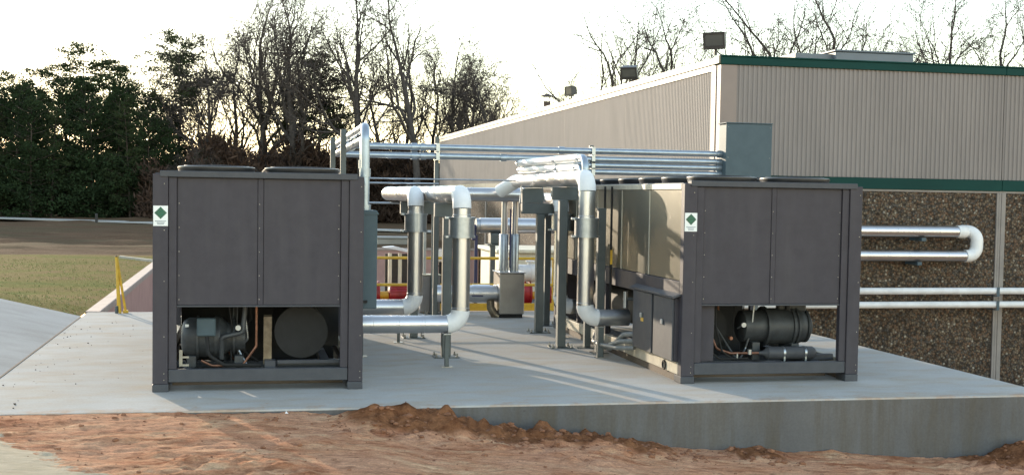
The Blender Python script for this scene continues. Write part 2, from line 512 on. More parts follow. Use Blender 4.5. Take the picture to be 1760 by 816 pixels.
def arc(c, a, b, R, n=8):
    """corner c, direction in a, direction out b (unit axes), bend radius R -> points of the bend"""
    c = Vector(c); a = Vector(a).normalized(); b = Vector(b).normalized()
    ang = a.angle(b)
    d = R * math.tan(ang / 2)
    s = c - a * d
    nrm = (b - a * b.dot(a)).normalized()
    ctr = s + nrm * R
    return [ctr + (-nrm * cos(ang * i / n) + a * sin(ang * i / n)) * R for i in range(n + 1)]

def fillet(pts, R, n=7):
    pts = [Vector(p) for p in pts]
    out = [pts[0]]
    for i in range(1, len(pts) - 1):
        a = (pts[i] - pts[i - 1]).normalized(); b = (pts[i + 1] - pts[i]).normalized()
        out += arc(pts[i], a, b, R, n)
    out.append(pts[-1])
    return out

# ------------------------------------------------------------------ value noise for terrain
class VN:
    def __init__(s, seed):
        s.t = np.random.RandomState(seed).rand(256, 256)
    def __call__(s, x, y):
        xi = np.floor(x).astype(int); yi = np.floor(y).astype(int)
        fx = x - xi; fy = y - yi
        fx = fx * fx * (3 - 2 * fx); fy = fy * fy * (3 - 2 * fy)
        t = s.t
        a = t[xi % 256, yi % 256]; b = t[(xi + 1) % 256, yi % 256]
        c = t[xi % 256, (yi + 1) % 256]; d = t[(xi + 1) % 256, (yi + 1) % 256]
        return (a * (1 - fx) + b * fx) * (1 - fy) + (c * (1 - fx) + d * fx) * fy - 0.5
    def fbm(s, x, y, o=5, g=0.5):
        r = 0; a = 1.0; f = 1.0
        for i in range(o):
            r = r + a * s(x * f + 17.3 * i, y * f + 9.1 * i); a *= g; f *= 2.03
        return r
vn = VN(3); vn2 = VN(11)

def grid_mesh(name, xs, ys, zf, mats, attrs=None, skip=None):
    X, Y = np.meshgrid(xs, ys)
    Z = zf(X, Y)
    nx, ny = len(xs), len(ys)
    verts = np.stack([X.ravel(), Y.ravel(), Z.ravel()], 1)
    idx = np.arange(nx * ny).reshape(ny, nx)
    q = np.stack([idx[:-1, :-1], idx[:-1, 1:], idx[1:, 1:], idx[1:, :-1]], -1).reshape(-1, 4)
    if skip is not None:
        cx = (X[:-1, :-1] + X[1:, 1:]).ravel() / 2; cy = (Y[:-1, :-1] + Y[1:, 1:]).ravel() / 2
        q = q[~skip(cx, cy)]
    me = bpy.data.meshes.new(name)
    me.from_pydata(verts.tolist(), [], q.tolist())
    for m in mats: me.materials.append(m)
    me.polygons.foreach_set('use_smooth', [True] * len(me.polygons))
    for an, fn in (attrs or {}).items():
        a = me.attributes.new(an, 'FLOAT', 'POINT')
        a.data.foreach_set('value', fn(X, Y).ravel().astype(np.float32))
    me.update()
    return me

# ------------------------------------------------------------------ the setting
PADF, PADB, PADL, PADR = 12.77, 23.4, -2.76, 9.12
W = 2.26
# concrete pad
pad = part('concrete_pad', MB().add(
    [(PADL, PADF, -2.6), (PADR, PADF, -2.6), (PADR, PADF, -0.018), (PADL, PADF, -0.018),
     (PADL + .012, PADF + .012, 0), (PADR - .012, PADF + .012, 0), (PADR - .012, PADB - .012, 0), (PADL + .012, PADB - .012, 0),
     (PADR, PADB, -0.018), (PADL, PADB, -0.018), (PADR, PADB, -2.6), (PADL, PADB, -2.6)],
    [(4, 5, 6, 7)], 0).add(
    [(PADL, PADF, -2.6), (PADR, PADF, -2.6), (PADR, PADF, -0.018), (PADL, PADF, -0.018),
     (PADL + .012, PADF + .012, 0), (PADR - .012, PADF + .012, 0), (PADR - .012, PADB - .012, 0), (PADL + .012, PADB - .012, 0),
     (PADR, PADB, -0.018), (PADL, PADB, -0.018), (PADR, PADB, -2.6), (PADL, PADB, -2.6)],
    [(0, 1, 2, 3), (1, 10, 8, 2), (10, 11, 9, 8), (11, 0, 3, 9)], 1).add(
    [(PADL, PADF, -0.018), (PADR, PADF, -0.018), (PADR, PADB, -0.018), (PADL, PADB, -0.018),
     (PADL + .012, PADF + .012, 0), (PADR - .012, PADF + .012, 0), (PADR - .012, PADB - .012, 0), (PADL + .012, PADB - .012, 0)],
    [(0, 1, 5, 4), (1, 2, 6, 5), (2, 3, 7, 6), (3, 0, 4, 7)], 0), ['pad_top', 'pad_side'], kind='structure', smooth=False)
# slab behind the guard rail that carries the pumps
part('pump_slab', MB().box(1.6, PADR - 0.02, PADB + 0.004, 31, -2.6, -0.05, 0.01), 'pad_side', kind='structure', smooth=False)
# concrete ramp that climbs to the left of the pad
def ramp_z(X, Y):
    t = np.clip((PADL - 0.012 - X), 0, None)
    return np.where(Y < PADF - 0.015, -0.6, 0.0) + 0.004 + 0.235 * t * np.clip(0.55 + (Y - 13) * 0.05, 0.5, 1.0)
rx = np.concatenate([np.linspace(-14, -4.2, 20), np.linspace(-4.1, PADL - 0.012, 24)])
put('ramp', grid_mesh('ramp', rx, np.concatenate([[PADF - 0.02], np.linspace(PADF - 0.012, 22.6, 30)]), ramp_z, [MT['ramp']]), kind='structure')

# clay in front of the pad
XT = [-30, -2.31, 0.34, 0.8, 1.15, 1.63, 2.54, 3.49, 4.66, 5.32, 6.15, 7.27, 8.28, 9.2, 14, 40]
ZT = [0.02, 0.0, -0.055, -0.085, -0.10, -0.19, -0.27, -0.36, -0.52, -0.56, -0.60, -0.69, -0.70, -0.72, -0.9, -1.6]
def sstep(a, b, x):
    t = np.clip((x - a) / (b - a), 0, 1)
    return t * t * (3 - 2 * t)
def berm(X, Y):
    lump = 0.55 + 1.1 * vn.fbm(X * 2.1, Y * 1.2 + 5, 4)
    m1 = sstep(0.75, 1.35, X) * (1 - sstep(3.6, 4.6, X))
    m2 = sstep(5.0, 5.15, X) * (1 - sstep(5.35, 5.8, X)) * 0.75
    m3 = sstep(7.75, 8.05, X) * (1 - sstep(9.6, 10.5, X))
    prof = sstep(11.95, 12.45, Y + 0.12 * vn(X * 3, Y * 0 + 2)) * (1 - 0.55 * sstep(12.6, 12.85, Y + 0.1 * vn(X * 5, Y * 0 + 7)))
    m4 = 0.3 * sstep(3.3, 3.9, X) * (1 - sstep(4.35, 4.5, X))
    return np.clip((m1 + m2 + m3 + m4) * prof, 0, 1), np.clip(lump, 0.2, 1.3)
def dirt_z(X, Y):
    z = np.interp(X, XT, ZT)
    near = np.clip(12.77 - Y, 0, None)
    z = z * (1 - 0.03 * np.clip(near, 0, 8)) - 0.012 * np.clip(near, 0, 6)
    m, l = berm(X, Y)
    z = z + 0.20 * m * l + 0.10 * m * vn2.fbm(X * 8, Y * 8, 4)
    sm_ = sstep(0.45, 0.75, sandf(X, Y))
    amp = (1 - .85 * sm_) * (0.35 + 0.65 * sstep(0.4, 0.7, vn2.fbm(X * 0.9, Y * 0.9, 2) + 0.5))
    z = z + .035 * sm_ + amp * (0.06 * vn.fbm(X * 1.6, Y * 2.4, 4) + 0.085 * np.abs(vn2.fbm(X * 3.0 + 0.6 * vn(X * 2, Y * 2), Y * 6.5, 5)) + 0.026 * vn.fbm(X * 15, Y * 21, 2))
    # washed sand fan is smooth
    z = np.where(Y > 12.5, np.minimum(z, -0.008 + 0.0 * X), z)
    far = sstep(13, 15, Y)
    return z * (1 - far) + far * (np.minimum(z, -0.9) - 1.2 * sstep(14, 19, Y))
def sandf(X, Y):
    d = (-2.15 + (11.9 - Y) * 0.60) - X
    d = d + 0.35 * vn2.fbm(X * 1.5, Y * 1.5, 3)
    return np.clip(0.5 + d * 0.6, 0, 1) * (Y < 12.3)
def clayf(X, Y):
    m, l = berm(X, Y)
    return sstep(0.15, 0.5, m + 0.3 * vn.fbm(X * 6, Y * 6, 3))
xs = np.concatenate([np.linspace(-60, -5.2, 30), np.arange(-5, 12.5, 0.034), np.linspace(12.8, 60, 30)])
ys = np.concatenate([np.linspace(-80, 8.5, 40), np.arange(8.6, 12.79, 0.034)])
put('ground', grid_mesh('ground', xs, ys, dirt_z, [MT['dirt']], {'sand': sandf, 'clay': clayf}), kind='structure')
xs = np.concatenate([np.arange(PADR + 0.005, 13, 0.25), np.linspace(13.2, 90, 30)])
put('ground_bank', grid_mesh('ground_bank', xs, np.linspace(12.78, 24.0, 50), dirt_z, [MT['dirt']], {'sand': lambda X, Y: X * 0, 'clay': lambda X, Y: X * 0}), kind='structure')

# lawn, bare field and the rest of the land to the horizon
CW = -2.78     # outer face of the sunken court's wall
def lawn_z(X, Y):
    e = ramp_z(X, np.full_like(X, 22.6)) * (1 - sstep(22.6, 27.5, Y)) * (X < CW + 0.02)
    return -0.012 + e + 0.03 * vn.fbm(X * 0.6, Y * 0.6, 3) * sstep(0.1, 1.0, CW - X)
def kerb_y(X):
    return 42.3 - 1.9 * (X + 4.0)
xs = np.concatenate([np.linspace(-120, -15, 30), np.arange(-14.5, CW - 0.01, 0.22), [CW]])
put('lawn', grid_mesh('lawn', xs, np.concatenate([np.arange(22.55, 30, 0.25), np.arange(30, 44.6, 0.6)]), lawn_z, [MT['grass']]), kind='structure')
fx = np.concatenate([np.linspace(-1500, -100, 12), np.linspace(-90, -42, 14), np.arange(-40, CW, .55), [CW, -2.6], np.linspace(-1, 9.3, 8), [10, 20], np.linspace(30, 140, 25), np.linspace(160, 1500, 12)])
fy = np.concatenate([np.arange(43.6, 50.4, .4), [50.4], np.arange(51, 84, .5), np.linspace(85, 120, 20), np.linspace(130, 1800, 14)])
def field_z(X, Y):
    return -0.05 + (0.30 * vn.fbm(X * 0.13, Y * 0.5, 4) + 0.12 * np.abs(vn2.fbm(X * .5, Y * 1.1, 3))) * sstep(43.6, 46, Y) * (X < CW - .3)
put('field', grid_mesh('field', fx, fy, field_z, [MT['field']], skip=lambda x, y: (x > CW) & (x < 40) & (y < 50.4)), kind='structure')
fx2 = np.concatenate([[40, 60], np.linspace(80, 1500, 10)])
put('field_beyond', grid_mesh('field_beyond', fx2, np.linspace(24.0, 43.6, 5), lambda X, Y: X * 0 - 0.9, [MT['field']]), kind='structure')
part('court_floor', MB().box(-2.55, 9.3, PADB, 50.4, -2.75, -2.6), 'court', kind='structure')
# road along the wood
def strip(name, p0, p1, w, z, th, mat):
    a = Vector(p0); b = Vector(p1); d = (b - a).normalized(); n = Vector((-d.y, d.x))
    q = [a - n * w / 2, b - n * w / 2, b + n * w / 2, a + n * w / 2]
    return part(name, MB().prism([tuple(p) for p in q], 'z', z, z + th), mat, kind='structure', smooth=False)
strip('road', (-90, 155), (30, 57.5), 2.6, 0.02, 0.06, 'road')
kp = [(x, kerb_y(x)) for x in np.linspace(-4.0, CW - 0.02, 8)]
mb = MB()
for (x0, y0), (x1, y1) in zip(kp[:-1], kp[1:]):
    mb.add([(x0, y0, -0.1), (x1, y1, -0.1), (x1, y1 + .22, -0.1), (x0, y0 + .22, -0.1), (x0, y0, .06), (x1, y1, .06), (x1, y1 + .22, .06), (x0, y0 + .22, .06)],
           [(4, 5, 6, 7), (0, 1, 5, 4), (2, 3, 7, 6)])
part('kerb', mb, 'sand_kerb', kind='structure')

# grass blades on the lawn
nb = 6000
rs = np.random.RandomState(5)
bx = CW - 0.1 - 9.5 * rs.rand(nb) ** 1.2; by = 22.7 + 19 * rs.rand(nb) ** 1.3
dens = vn.fbm(bx * 0.5, by * 0.4, 4) + 0.5
keep = rs.rand(nb) < np.clip(dens * 1.3, 0.15, 1)
bx, by = bx[keep], by[keep]
bz = lawn_z(bx, by)
hh = (0.02 + 0.035 * rs.rand(len(bx))); an = rs.rand(len(bx)) * 2 * pi; w_ = 0.012 + 0.012 * rs.rand(len(bx))
v = np.empty((len(bx) * 3, 3))
v[0::3] = np.stack([bx - cos(0) * w_ * np.cos(an), by - w_ * np.sin(an), bz - .01], 1)
v[1::3] = np.stack([bx + w_ * np.cos(an), by + w_ * np.sin(an), bz - .01], 1)
v[2::3] = np.stack([bx + hh * 0.6 * (rs.rand(len(bx)) - .5), by + hh * 0.6 * (rs.rand(len(bx)) - .5), bz + hh], 1)
me = bpy.data.meshes.new('grass'); me.from_pydata(v.tolist(), [], np.arange(len(v)).reshape(-1, 3).tolist()); me.materials.append(MT['blade'])
put('grass', me, label='short patchy winter grass on the lawn beyond the ramp', cat='grass', kind='stuff')

# ------------------------------------------------------------------ sunken court walls
t = thing('retaining_wall', 'low pink retaining wall beside the lawn with pale coping', 'wall', (-2.66, 30, -2.6))
part('wall_face', MB().box(-2.77, -2.57, PADB + 0.01, 50.3, -2.6, -0.12), 'terracotta', t, smooth=False)
yy = PADB + 0.01
while yy < 50.2:
    y2 = min(yy + 3.1, 50.29)
    part('coping', MB().box(-2.80, -2.54, yy, y2 - 0.012, -0.118, 0.012, 0.012), 'coping', t)
    yy = y2
t = thing('court_wall', 'pink back wall of the sunken court behind the pipes', 'wall', (3.3, 50.45, -2.6))
part('wall_face', MB().box(-2.56, 9.25, 50.32, 50.55, -2.6, -0.06), 'terracotta', t, smooth=False)
for k in range(4):
    part('coping', MB().box(-2.56 + k * 2.95, -2.56 + (k + 1) * 2.95 - 0.012, 50.28, 50.6, -0.058, 0.03, 0.012), 'coping', t)

# ------------------------------------------------------------------ building
BX, BY, BZ0 = 9.3, 24.0, -2.6
BX1, BY1 = 44.0, 61.8
bld = thing('building', 'long tan fluted building with green trim and pebble base walls', 'building', (BX, BY, BZ0))
def fluted(x0, x1, z0, z1, axis, plane, per=0.1, dep=0.022):
    m = MB(); n = max(1, int(round((x1 - x0) / per))); p = (x1 - x0) / n
    pr = []
    for i in range(n):
        a = x0 + i * p
        pr += [(a, 0), (a + .36 * p, 0), (a + .5 * p, dep), (a + .86 * p, dep)]
    pr.append((x1, 0))
    vs = []
    for a, d in pr:
        for z in (z0, z1):
            vs.append((a, plane - d, z) if axis == 'x' else (plane - d, a, z))
    fs = []
    for i in range(len(pr) - 1):
        q = (2 * i, 2 * i + 2, 2 * i + 3, 2 * i + 1)
        fs.append(q if axis == 'x' else q[::-1])
    return m.add(vs, fs)
bays = [24.28 + 6.2 * k for k in range(7)]
xb = [9.42 + 6.22 * k for k in range(6)]
for k, x in enumerate(xb):
    if k + 1 < len(xb):
        part('fluted_panel', fluted(x + (0.22 if k == 0 else 0.008), xb[k + 1] - 0.008, 2.68, 4.9, 'x', BY), 'corr', bld, smooth=False)
        part('pebble_panel', MB().box(x + 0.11, xb[k + 1] - 0.11, BY, BY + .2, BZ0, 2.40), 'pebble', bld, smooth=False)
        part('green_band', MB().box(x + (-0.10 if k == 0 else 0.004), xb[k + 1] - 0.004, BY - .045, BY + .1, 2.445, 2.675, 0.006), 'green_trim', bld)
        part('ledge', MB().box(x - (0.1 if k == 0 else 0), xb[k + 1], BY - .02, BY + .2, 2.402, 2.442), 'pilaster', bld)
        part('fascia', MB().box(x - (0.14 if k == 0 else -.003), xb[k + 1] - 0.003, BY - .06, BY + .25, 4.88, 5.035, 0.008), 'green_trim', bld)
        part('gutter_lip', MB().box(x - (0.14 if k == 0 else -.003), xb[k + 1] - 0.003, BY - .085, BY + .2, 5.0375, 5.065, 0.004), 'green_trim', bld)
    part('pilaster', MB().box(x - .055, x - 0.004, BY - .035, BY + .19, BZ0, 2.40, 0.006).box(x + .004, x + .105, BY - .035, BY + .19, BZ0, 2.40, 0.006).box(x - .105, x - .059, BY - .034, BY + .19, BZ0, 2.4), 'pilaster', bld)
part('corner_trim', MB().box(BX - 0.012, xb[0] + .215, BY - 0.03, BY + .2, 2.68, 4.878, 0.006), 'corner', bld)
part('corner_trim', MB().box(BX - 0.028, BX + .1, BY + .203, BY + .46, 2.68, 4.878, 0.006), 'corner', bld)
for k, y in enumerate(bays):
    if k + 1 < len(bays):
        part('fluted_panel', fluted(y + (0.19 if k == 0 else 0.01), bays[k + 1] - 0.01, 2.68, 4.78, 'y', BX, dep=0.008), 'corr', bld, smooth=False)
        part('pebble_panel', MB().box(BX, BX + .2, y + .09, bays[k + 1] - .09, BZ0, 2.40), 'pebble', bld, smooth=False)
        part('ledge', MB().box(BX - .02, BX + .2, y, bays[k + 1], 2.402, 2.442), 'pilaster', bld)
        part('green_band', MB().box(BX - .045, BX + .1, y + .003, bays[k + 1] - .003, 2.445, 2.675, 0.006), 'green_trim', bld)
        part('coping', MB().box(BX - .06, BX + .25, y - (.3 if k == 0 else -.003), bays[k + 1] - .003, 4.90, 5.035, 0.008), 'sun_washed_trim', bld)
        part('coping_lip', MB().box(BX - .03, BX + .2, y + .003, bays[k + 1] - .003, 4.782, 4.898), 'sun_washed_trim', bld)
    part('pilaster', MB().box(BX - .03, BX + .18, y - .085, y + .085, BZ0, 2.40, 0.006), 'pilaster', bld)
part('core_wall', MB().box(BX + .2, BX1 - 3, BY + .2, BY1 - .3, BZ0, 4.85), 'pilaster', bld, smooth=False)
part('roof', MB().box(BX + .25, BX1 - 3, BY + .25, BY1 - .3, 4.852, 4.93), 'roof', bld, smooth=False)

def floodlight(x, y, z, yaw, tilt, s, label):
    t = thing('floodlight', label, 'floodlight', (x, y, z), 'floodlights along the roof edge')
    R = Matrix.Translation((x, y, z + .30 * s)) @ Matrix.Rotation(yaw, 4, 'Z') @ Matrix.Rotation(tilt, 4, 'X')
    def xf(m):
        m.v = [tuple(R @ Vector(p)) for p in m.v]; return m
    h = MB()
    a, b, d = .22 * s, .17 * s, .12 * s
    h.add([(-a, -d, -b), (a, -d, -b), (a, -d, b), (-a, -d, b), (-a * .8, d, -b * .7), (a * .8, d, -b * .7), (a * .8, d, b * .75), (-a * .8, d, b * .75)],
          [(0, 1, 5, 4), (1, 2, 6, 5), (2, 3, 7, 6), (3, 0, 4, 7), (4, 5, 6, 7), (3, 2, 1, 0)])
    part('housing', xf(h), 'bronze', t, smooth=False)
    fr = MB().box(-a, a, -d - .02, -d + .001, b * .72, b, .004).box(-a, a, -d - .02, -d + .001, -b, -b * .55, .004).box(-a, -a * .84, -d - .02, -d, -b * .549, b * .719).box(a * .84, a, -d - .02, -d, -b * .549, b * .719)
    part('door_frame', xf(fr), 'bronze', t)
    part('lens', xf(MB().box(-a * .838, a * .838, -d - .008, -d - .002, -b * .545, b * .715)), 'lens', t)
    part('yoke', MB().cyl((x, y, z), (x, y, z + .2 * s), .03 * s).box(x - .09 * s, x + .09 * s, y - .03, y + .03, z + .12 * s, z + .16 * s).box(x - .09 * s, x - .07 * s, y - .03, y + .03, z + .12 * s, z + .3 * s).box(x + .07 * s, x + .09 * s, y - .03, y + .03, z + .12 * s, z + .3 * s), 'bronze', t)
floodlight(9.22, 24.12, 5.07, radians(-38), radians(14), 1.02, 'large dark floodlight on the building corner, nearest of three')
floodlight(9.34, 30.3, 5.04, radians(-32), radians(28), 0.95, 'dark floodlight tilted down on the roof edge, middle of three')
floodlight(9.34, 36.1, 5.04, radians(-70), radians(5), 0.85, 'small dark floodlight upright on the roof edge, farthest of three')
t = thing('vent_stack', 'short brown roof vent with a conical rain cap', 'vent', (9.9, 41.5, 4.93))
part('pipe', MB().cyl((9.9, 41.5, 4.93), (9.9, 41.5, 5.38), .12), 'stack_rust', t)
part('cap', MB().lathe([(.01, .66), (.24, .56), (.24, .545), (.01, .55)], (9.9, 41.5, 5.0), 20), 'stack_rust', t)
part('cap_strut', MB().cyl((9.82, 41.5, 5.37), (9.82, 41.5, 5.56), .012, n=6).cyl((9.98, 41.5, 5.37), (9.98, 41.5, 5.56), .012, n=6), 'stack_rust', t)
t = thing('rooftop_unit', 'flat grey rooftop unit behind the green fascia', 'roof unit', (15.8, 31.2, 4.93))
part('casing', MB().box(14.72, 16.9, 30.0, 32.4, 4.94, 6.0, .02), 'rtu', t)
part('lid', MB().box(14.68, 16.94, 29.96, 32.44, 6.003, 6.05, .01), 'rtu', t)
part('intake_hood', MB().prism([(30.2, 5.0), (32.2, 5.0), (32.2, 5.95), (30.2, 5.95)], 'x', 13.7, 14.715), 'rtu', t)
# enclosure for the wall
# ------------------------------------------------------------------ chillers
def fan_mesh_parts():
    ring = MB().lathe([(.36, -.02), (.365, .05), (.385, .07), (.41, .082), (.425, .076), (.428, .06), (.415, .03), (.41, -.0)], (0, 0, 0), 40)
    gr = MB()
    for i, r in enumerate((.06, .12, .18, .24, .30, .355)):
        gr.torus((0, 0, .10 - .012 * (i / 5)), (0, 0, 1), r, .004, 28, 4)
    for k in range(8):
        a = pi * k / 4
        gr.sweep([(.03 * cos(a), .03 * sin(a), .10), (.36 * cos(a), .36 * sin(a), .086)], .004, 4)
    bl = MB()
    bl.lathe([(.001, .05), (.08, .045), (.08, -.03)], (0, 0, 0), 16)
    for k in range(5):
        a = 2 * pi * k / 5
        q = []
        for r, w in ((.075, .22), (.2, .42), (.345, .5)):
            for s_ in (-1, 1):
                q.append((r * cos(a + s_ * w), r * sin(a + s_ * w), .01 + s_ * .035))
        bl.add(q, [(0, 1, 3, 2), (2, 3, 5, 4)])
    return ring.mesh('fan_ring', [MT['fan']]), gr.mesh('grille', [MT['bronze']]), bl.mesh('blades', [MT['fan']])
FAN = fan_mesh_parts()

def screws(pts, d=(0, -1, 0), r=0.006):
    m = MB()
    for p in pts:
        p = Vector(p); m.cyl(p, p + Vector(d) * .004, r, r * .8, 6)
    return m

def chiller(x0, label, right):
    y0, y1, H = 14.01, 20.3, 2.355
    x1 = x0 + W
    t = thing('air_cooled_chiller', label, 'chiller', (x0 + W / 2, (y0 + y1) / 2, 0), 'air cooled chillers on the concrete pad')
    e = .004
    # feet and posts
    for fx_ in (x0, x1 - .165):
        for fy_ in (y0, y1 - .24):
            part('foot', MB().box(fx_ - .002, fx_ + .167, fy_ - .004, fy_ + .24, 0, .084, .006), 'slate_rail', t)
            f2 = fx_ if fx_ == x0 else fx_ + .005
            yy = fy_ if fy_ == y0 else fy_ + .12
            part('corner_post', MB().box(f2, f2 + .16, yy, yy + .12, .086, H, .005), 'slate', t)
    # front frame
    for s_, xa in ((0, x0 + .164), (1, x1 - .164 - .085)):
        part('jamb_strip', MB().box(xa, xa + .085, y0 + .02, y0 + .1, .245, 2.318, .003), 'slate', t)
    part('top_rail', MB().box(x0 + .075, x1 - .075, y0 - .014, y0 + .11, 2.322, 2.39, .006), 'slate_rail', t)
    part('bottom_rail', MB().box(x0 + .164, x1 - .164, y0 + .012, y0 + .09, .102, .242, .006), 'slate_rail', t)
    pm = x0 + W * .503
    pa, pb = x0 + .253, x1 - .253
    part('front_panel', MB().box(pa, pm - .032, y0 + .042, y0 + .07, .94, 2.318, .003), 'slate', t)
    part('front_panel', MB().box(pm + .032, pb, y0 + .042, y0 + .07, .94, 2.318, .003), 'slate', t)
    st = part('seam_strip', MB().box(pm - .029, pm + .029, y0 + .034, y0 + .068, .94, 2.318, .003), 'slate', t)
    part('screw_heads', screws([(xx, y0 + .036 if abs(xx - pm) < .03 else y0 + .042, z) for xx in (pm - .012, pa + .02, pb - .02) for z in np.arange(1.0, 2.3, .26)]), 'bolt', t, kind='stuff')
    part('screw_heads', screws([(xx, y0, z) for xx in (x0 + .12, x1 - .03) for z in (.13, .2, .6, 1.2, 1.75, 2.25)]), 'bolt', t, kind='stuff')
    part('panel_lip', MB().box(pa - .004, pb + .004, y0 + .03, y0 + .11, .918, .937, .002), 'slate_rail', t)
    # roof deck and fans
    part('deck', MB().box(x0 + .02, x1 - .02, y0 + .112, y1 - .005, 2.318, 2.365, .004), 'slate_rail', t)
    for fxx in (x0 + .655, x0 + 1.605):
        for k in range(6):
            c = Vector((fxx, y0 + .52 + .965 * k, 2.368))
            o = put('fan_ring', FAN[0], t); o.location = c - Vector(t['base'])
            g_ = put('grille', FAN[1], o); b_ = put('blades', FAN[2], o)
            b_.rotation_euler[2] = rng.random() * 6
    # sides
    for sd, xs_ in ((-1, x0), (1, x1)):
        def X(a, b):
            return (xs_ + a, xs_ + b) if sd < 0 else (xs_ - b, xs_ - a)
        ya = y0 + .124
        n = 5
        L_ = (y1 - .124 - ya) / n
        for k in range(n):
            a, b = X(.012, .05)
            part('coil_panel', MB().box(a, b, ya + k * L_ + .016, ya + (k + 1) * L_ - .016, 1.205, 2.282, .004), 'coil', t, smooth=False)
            a, b = X(.006, .06)
            if k:
                part('coil_divider', MB().box(a, b, ya + k * L_ - .013, ya + k * L_ + .013, 1.205, 2.282, .003), 'base_rail', t)
        a, b = X(.0, .07)
        part('side_top_trim', MB().box(a, b, ya, y1 - .124, 2.285, 2.355, .004), 'base_rail', t)
        part('side_rail', MB().box(a, b, ya, y1 - .124, .96, 1.2, .005), 'slate', t)
        part('base_rail', MB().box(a + .0, b, ya, y1 - .124, .09, .235, .006), 'base_rail', t)
        for k in range(1, 4):
            a, b = X(.004, .064)
            yk = ya + k * 1.55
            part('side_stud', MB().box(a, b, yk, yk + .07, .237, .957, .004), 'slate', t)
    part('rear_blocking_panel', MB().box(x0 + .165, x1 - .165, y1 - .06, y1 - .03, .1, 2.3, .004), 'slate', t)  # closes the unseen back, added so sun cannot pass through the base
    part('underside_sun_block', MB().box(x0 + .17, x1 - .17, y0 + 2.3, y0 + 2.36, 0.003, .24), 'black', t)  # unseen block added to stop sun running under the unit
    # inside
    part('coil_box', MB().prism([(x0 + .12, 2.30), (x1 - .12, 2.30), (x1 - .12, 1.25), (x1 - .55, .965), (x0 + .55, .965), (x0 + .12, 1.25)], 'y', y0 + .12, y1 - .13), 'black', t, smooth=False)  # solid coil block, its black underside put in to keep the bay dark
    part('skid', MB().box(x0 + .08, x1 - .08, y0 + .10, y0 + .2, .13, .2).box(x0 + .08, x1 - .08, y0 + 1.0, y0 + 1.12, .13, .2).box(x0 + .3, x0 + .4, y0 + .21, y1 - .2, .13, .2).box(x1 - .4, x1 - .3, y0 + .21, y1 - .2, .13, .2), 'slate_rail', t)
    part('shim_timber', MB().box(x0 + .18, x1 - .18, y0 + .5, y0 + .62, 0.0, .085), 'rust', t)
    for xx in (x0 + .02, x1 - .12):
        part('shim_timber', MB().box(xx, xx + .1, y0 + .25, y1 - .25, .0, .087), 'rust', t)  # side timbers added to shut out low sun below the base rails
    if not right:
        part('bay_dark_sheet', MB().box(x0 + .2, x1 - .12, y0 + 2.1, y0 + 2.14, .24, .955), 'black', t)  # black sheet added to make the open bay read dark
        cx, cy, cz = x0 + .55, y0 + .66, .52
        cp = part('compressor', MB().sweep([(x0 + .27, cy, cz), (x0 + .30, cy, cz), (x0 + .36, cy, cz), (x0 + .62, cy, cz), (x0 + .66, cy, cz), (x0 + .70, cy, cz), (x0 + .78, cy, cz), (x0 + .98, cy, cz)], [.12, .19, .225, .225, .24, .24, .17, .16], 28), 'iron', t)
        for xx in (x0 + .44, x0 + .64, x0 + .84):
            part('flange', MB().cyl((xx, cy, cz), (xx + .025, cy, cz), .245 if xx < x0 + .7 else .2, n=28), 'iron', cp)
        part('terminal_box', MB().box(x0 + .45, x0 + .655, y0 + .33, y0 + .42, .565, .765, .012), 'encl', cp)
        part('nameplate', MB().box(x0 + .32, x0 + .36, y0 + .43, y0 + .435, .66, .69), 'sticker', cp)
        for k, xx in enumerate((x0 + .34, x0 + .86)):
            part('motor_foot', MB().box(xx, xx + .1, y0 + .45, y0 + .85, .2, .33, .005), 'iron', cp)
        part('suction_line', MB().sweep(fillet([(x0 + .72, y0 + .45, .3), (x0 + .72, y0 + .38, .55), (x0 + .95, y0 + .38, .6), (x0 + .98, y0 + .4, .9)], .05), .028, 10), 'iron', t)
        part('liquid_line', MB().sweep(fillet([(x0 + .5, y0 + .3, .3), (x0 + .62, y0 + .3, .24), (x0 + .95, y0 + .32, .24), (x0 + 1.1, y0 + .34, .45), (x0 + 1.1, y0 + .34, .9)], .06), .014, 8), 'copper', t)
        part('black_hose', MB().sweep(fillet([(x0 + .56, y0 + .34, .56), (x0 + .58, y0 + .28, .36), (x0 + .75, y0 + .28, .25), (x0 + 1.15, y0 + .3, .24)], .09), .02, 8), 'black', t)
        part('support_bracket', MB().prism([(y0 + .34, .78), (y0 + .38, .80), (y0 + .44, .45), (y0 + .44, .24), (y0 + .40, .24), (y0 + .40, .44)], 'x', x0 + 1.18, x0 + 1.27), 'tan_metal', t)
        part('bracket_foot', MB().box(x0 + 1.19, x0 + 1.31, y0 + .22, y0 + .38, .2, .30, .006), 'slate_rail', t)
        ev = part('evaporator', MB().cyl((x0 + 1.6, y0 + .5, .60), (x0 + 1.6, y1 - .5, .60), .285, n=36), 'black', t)
        part('end_plate', MB().cyl((x0 + 1.6, y0 + .44, .60), (x0 + 1.6, y0 + .5, .60), .30, n=36), 'black', ev)
        for k, (yy, zz) in enumerate(((.28, .30), (.36, .27), (.46, .235))):
            part('tray_slat', MB().box(x0 + 1.33, x1 - .1, y0 + yy - .03, y0 + yy + .02, zz - .04, zz, .003), 'slate_rail', t)
        part('valve_bracket', MB().box(x0 + .265, x0 + .30, y0 + .28, y0 + .3, .24, .42).box(x0 + .3, x0 + .37, y0 + .28, y0 + .3, .24, .262).box(x0 + .3, x0 + .37, y0 + .28, y0 + .3, .33, .35), 'base_rail', t)
    else:
        part('bay_dark_sheet', MB().box(x0 + .2, x0 + 1.62, y0 + 2.1, y0 + 2.14, .24, .955), 'black', t)  # added dark sheet again, left open towards the right side
        cy, cz = y0 + .75, .60
        X0 = x0 + 1.02
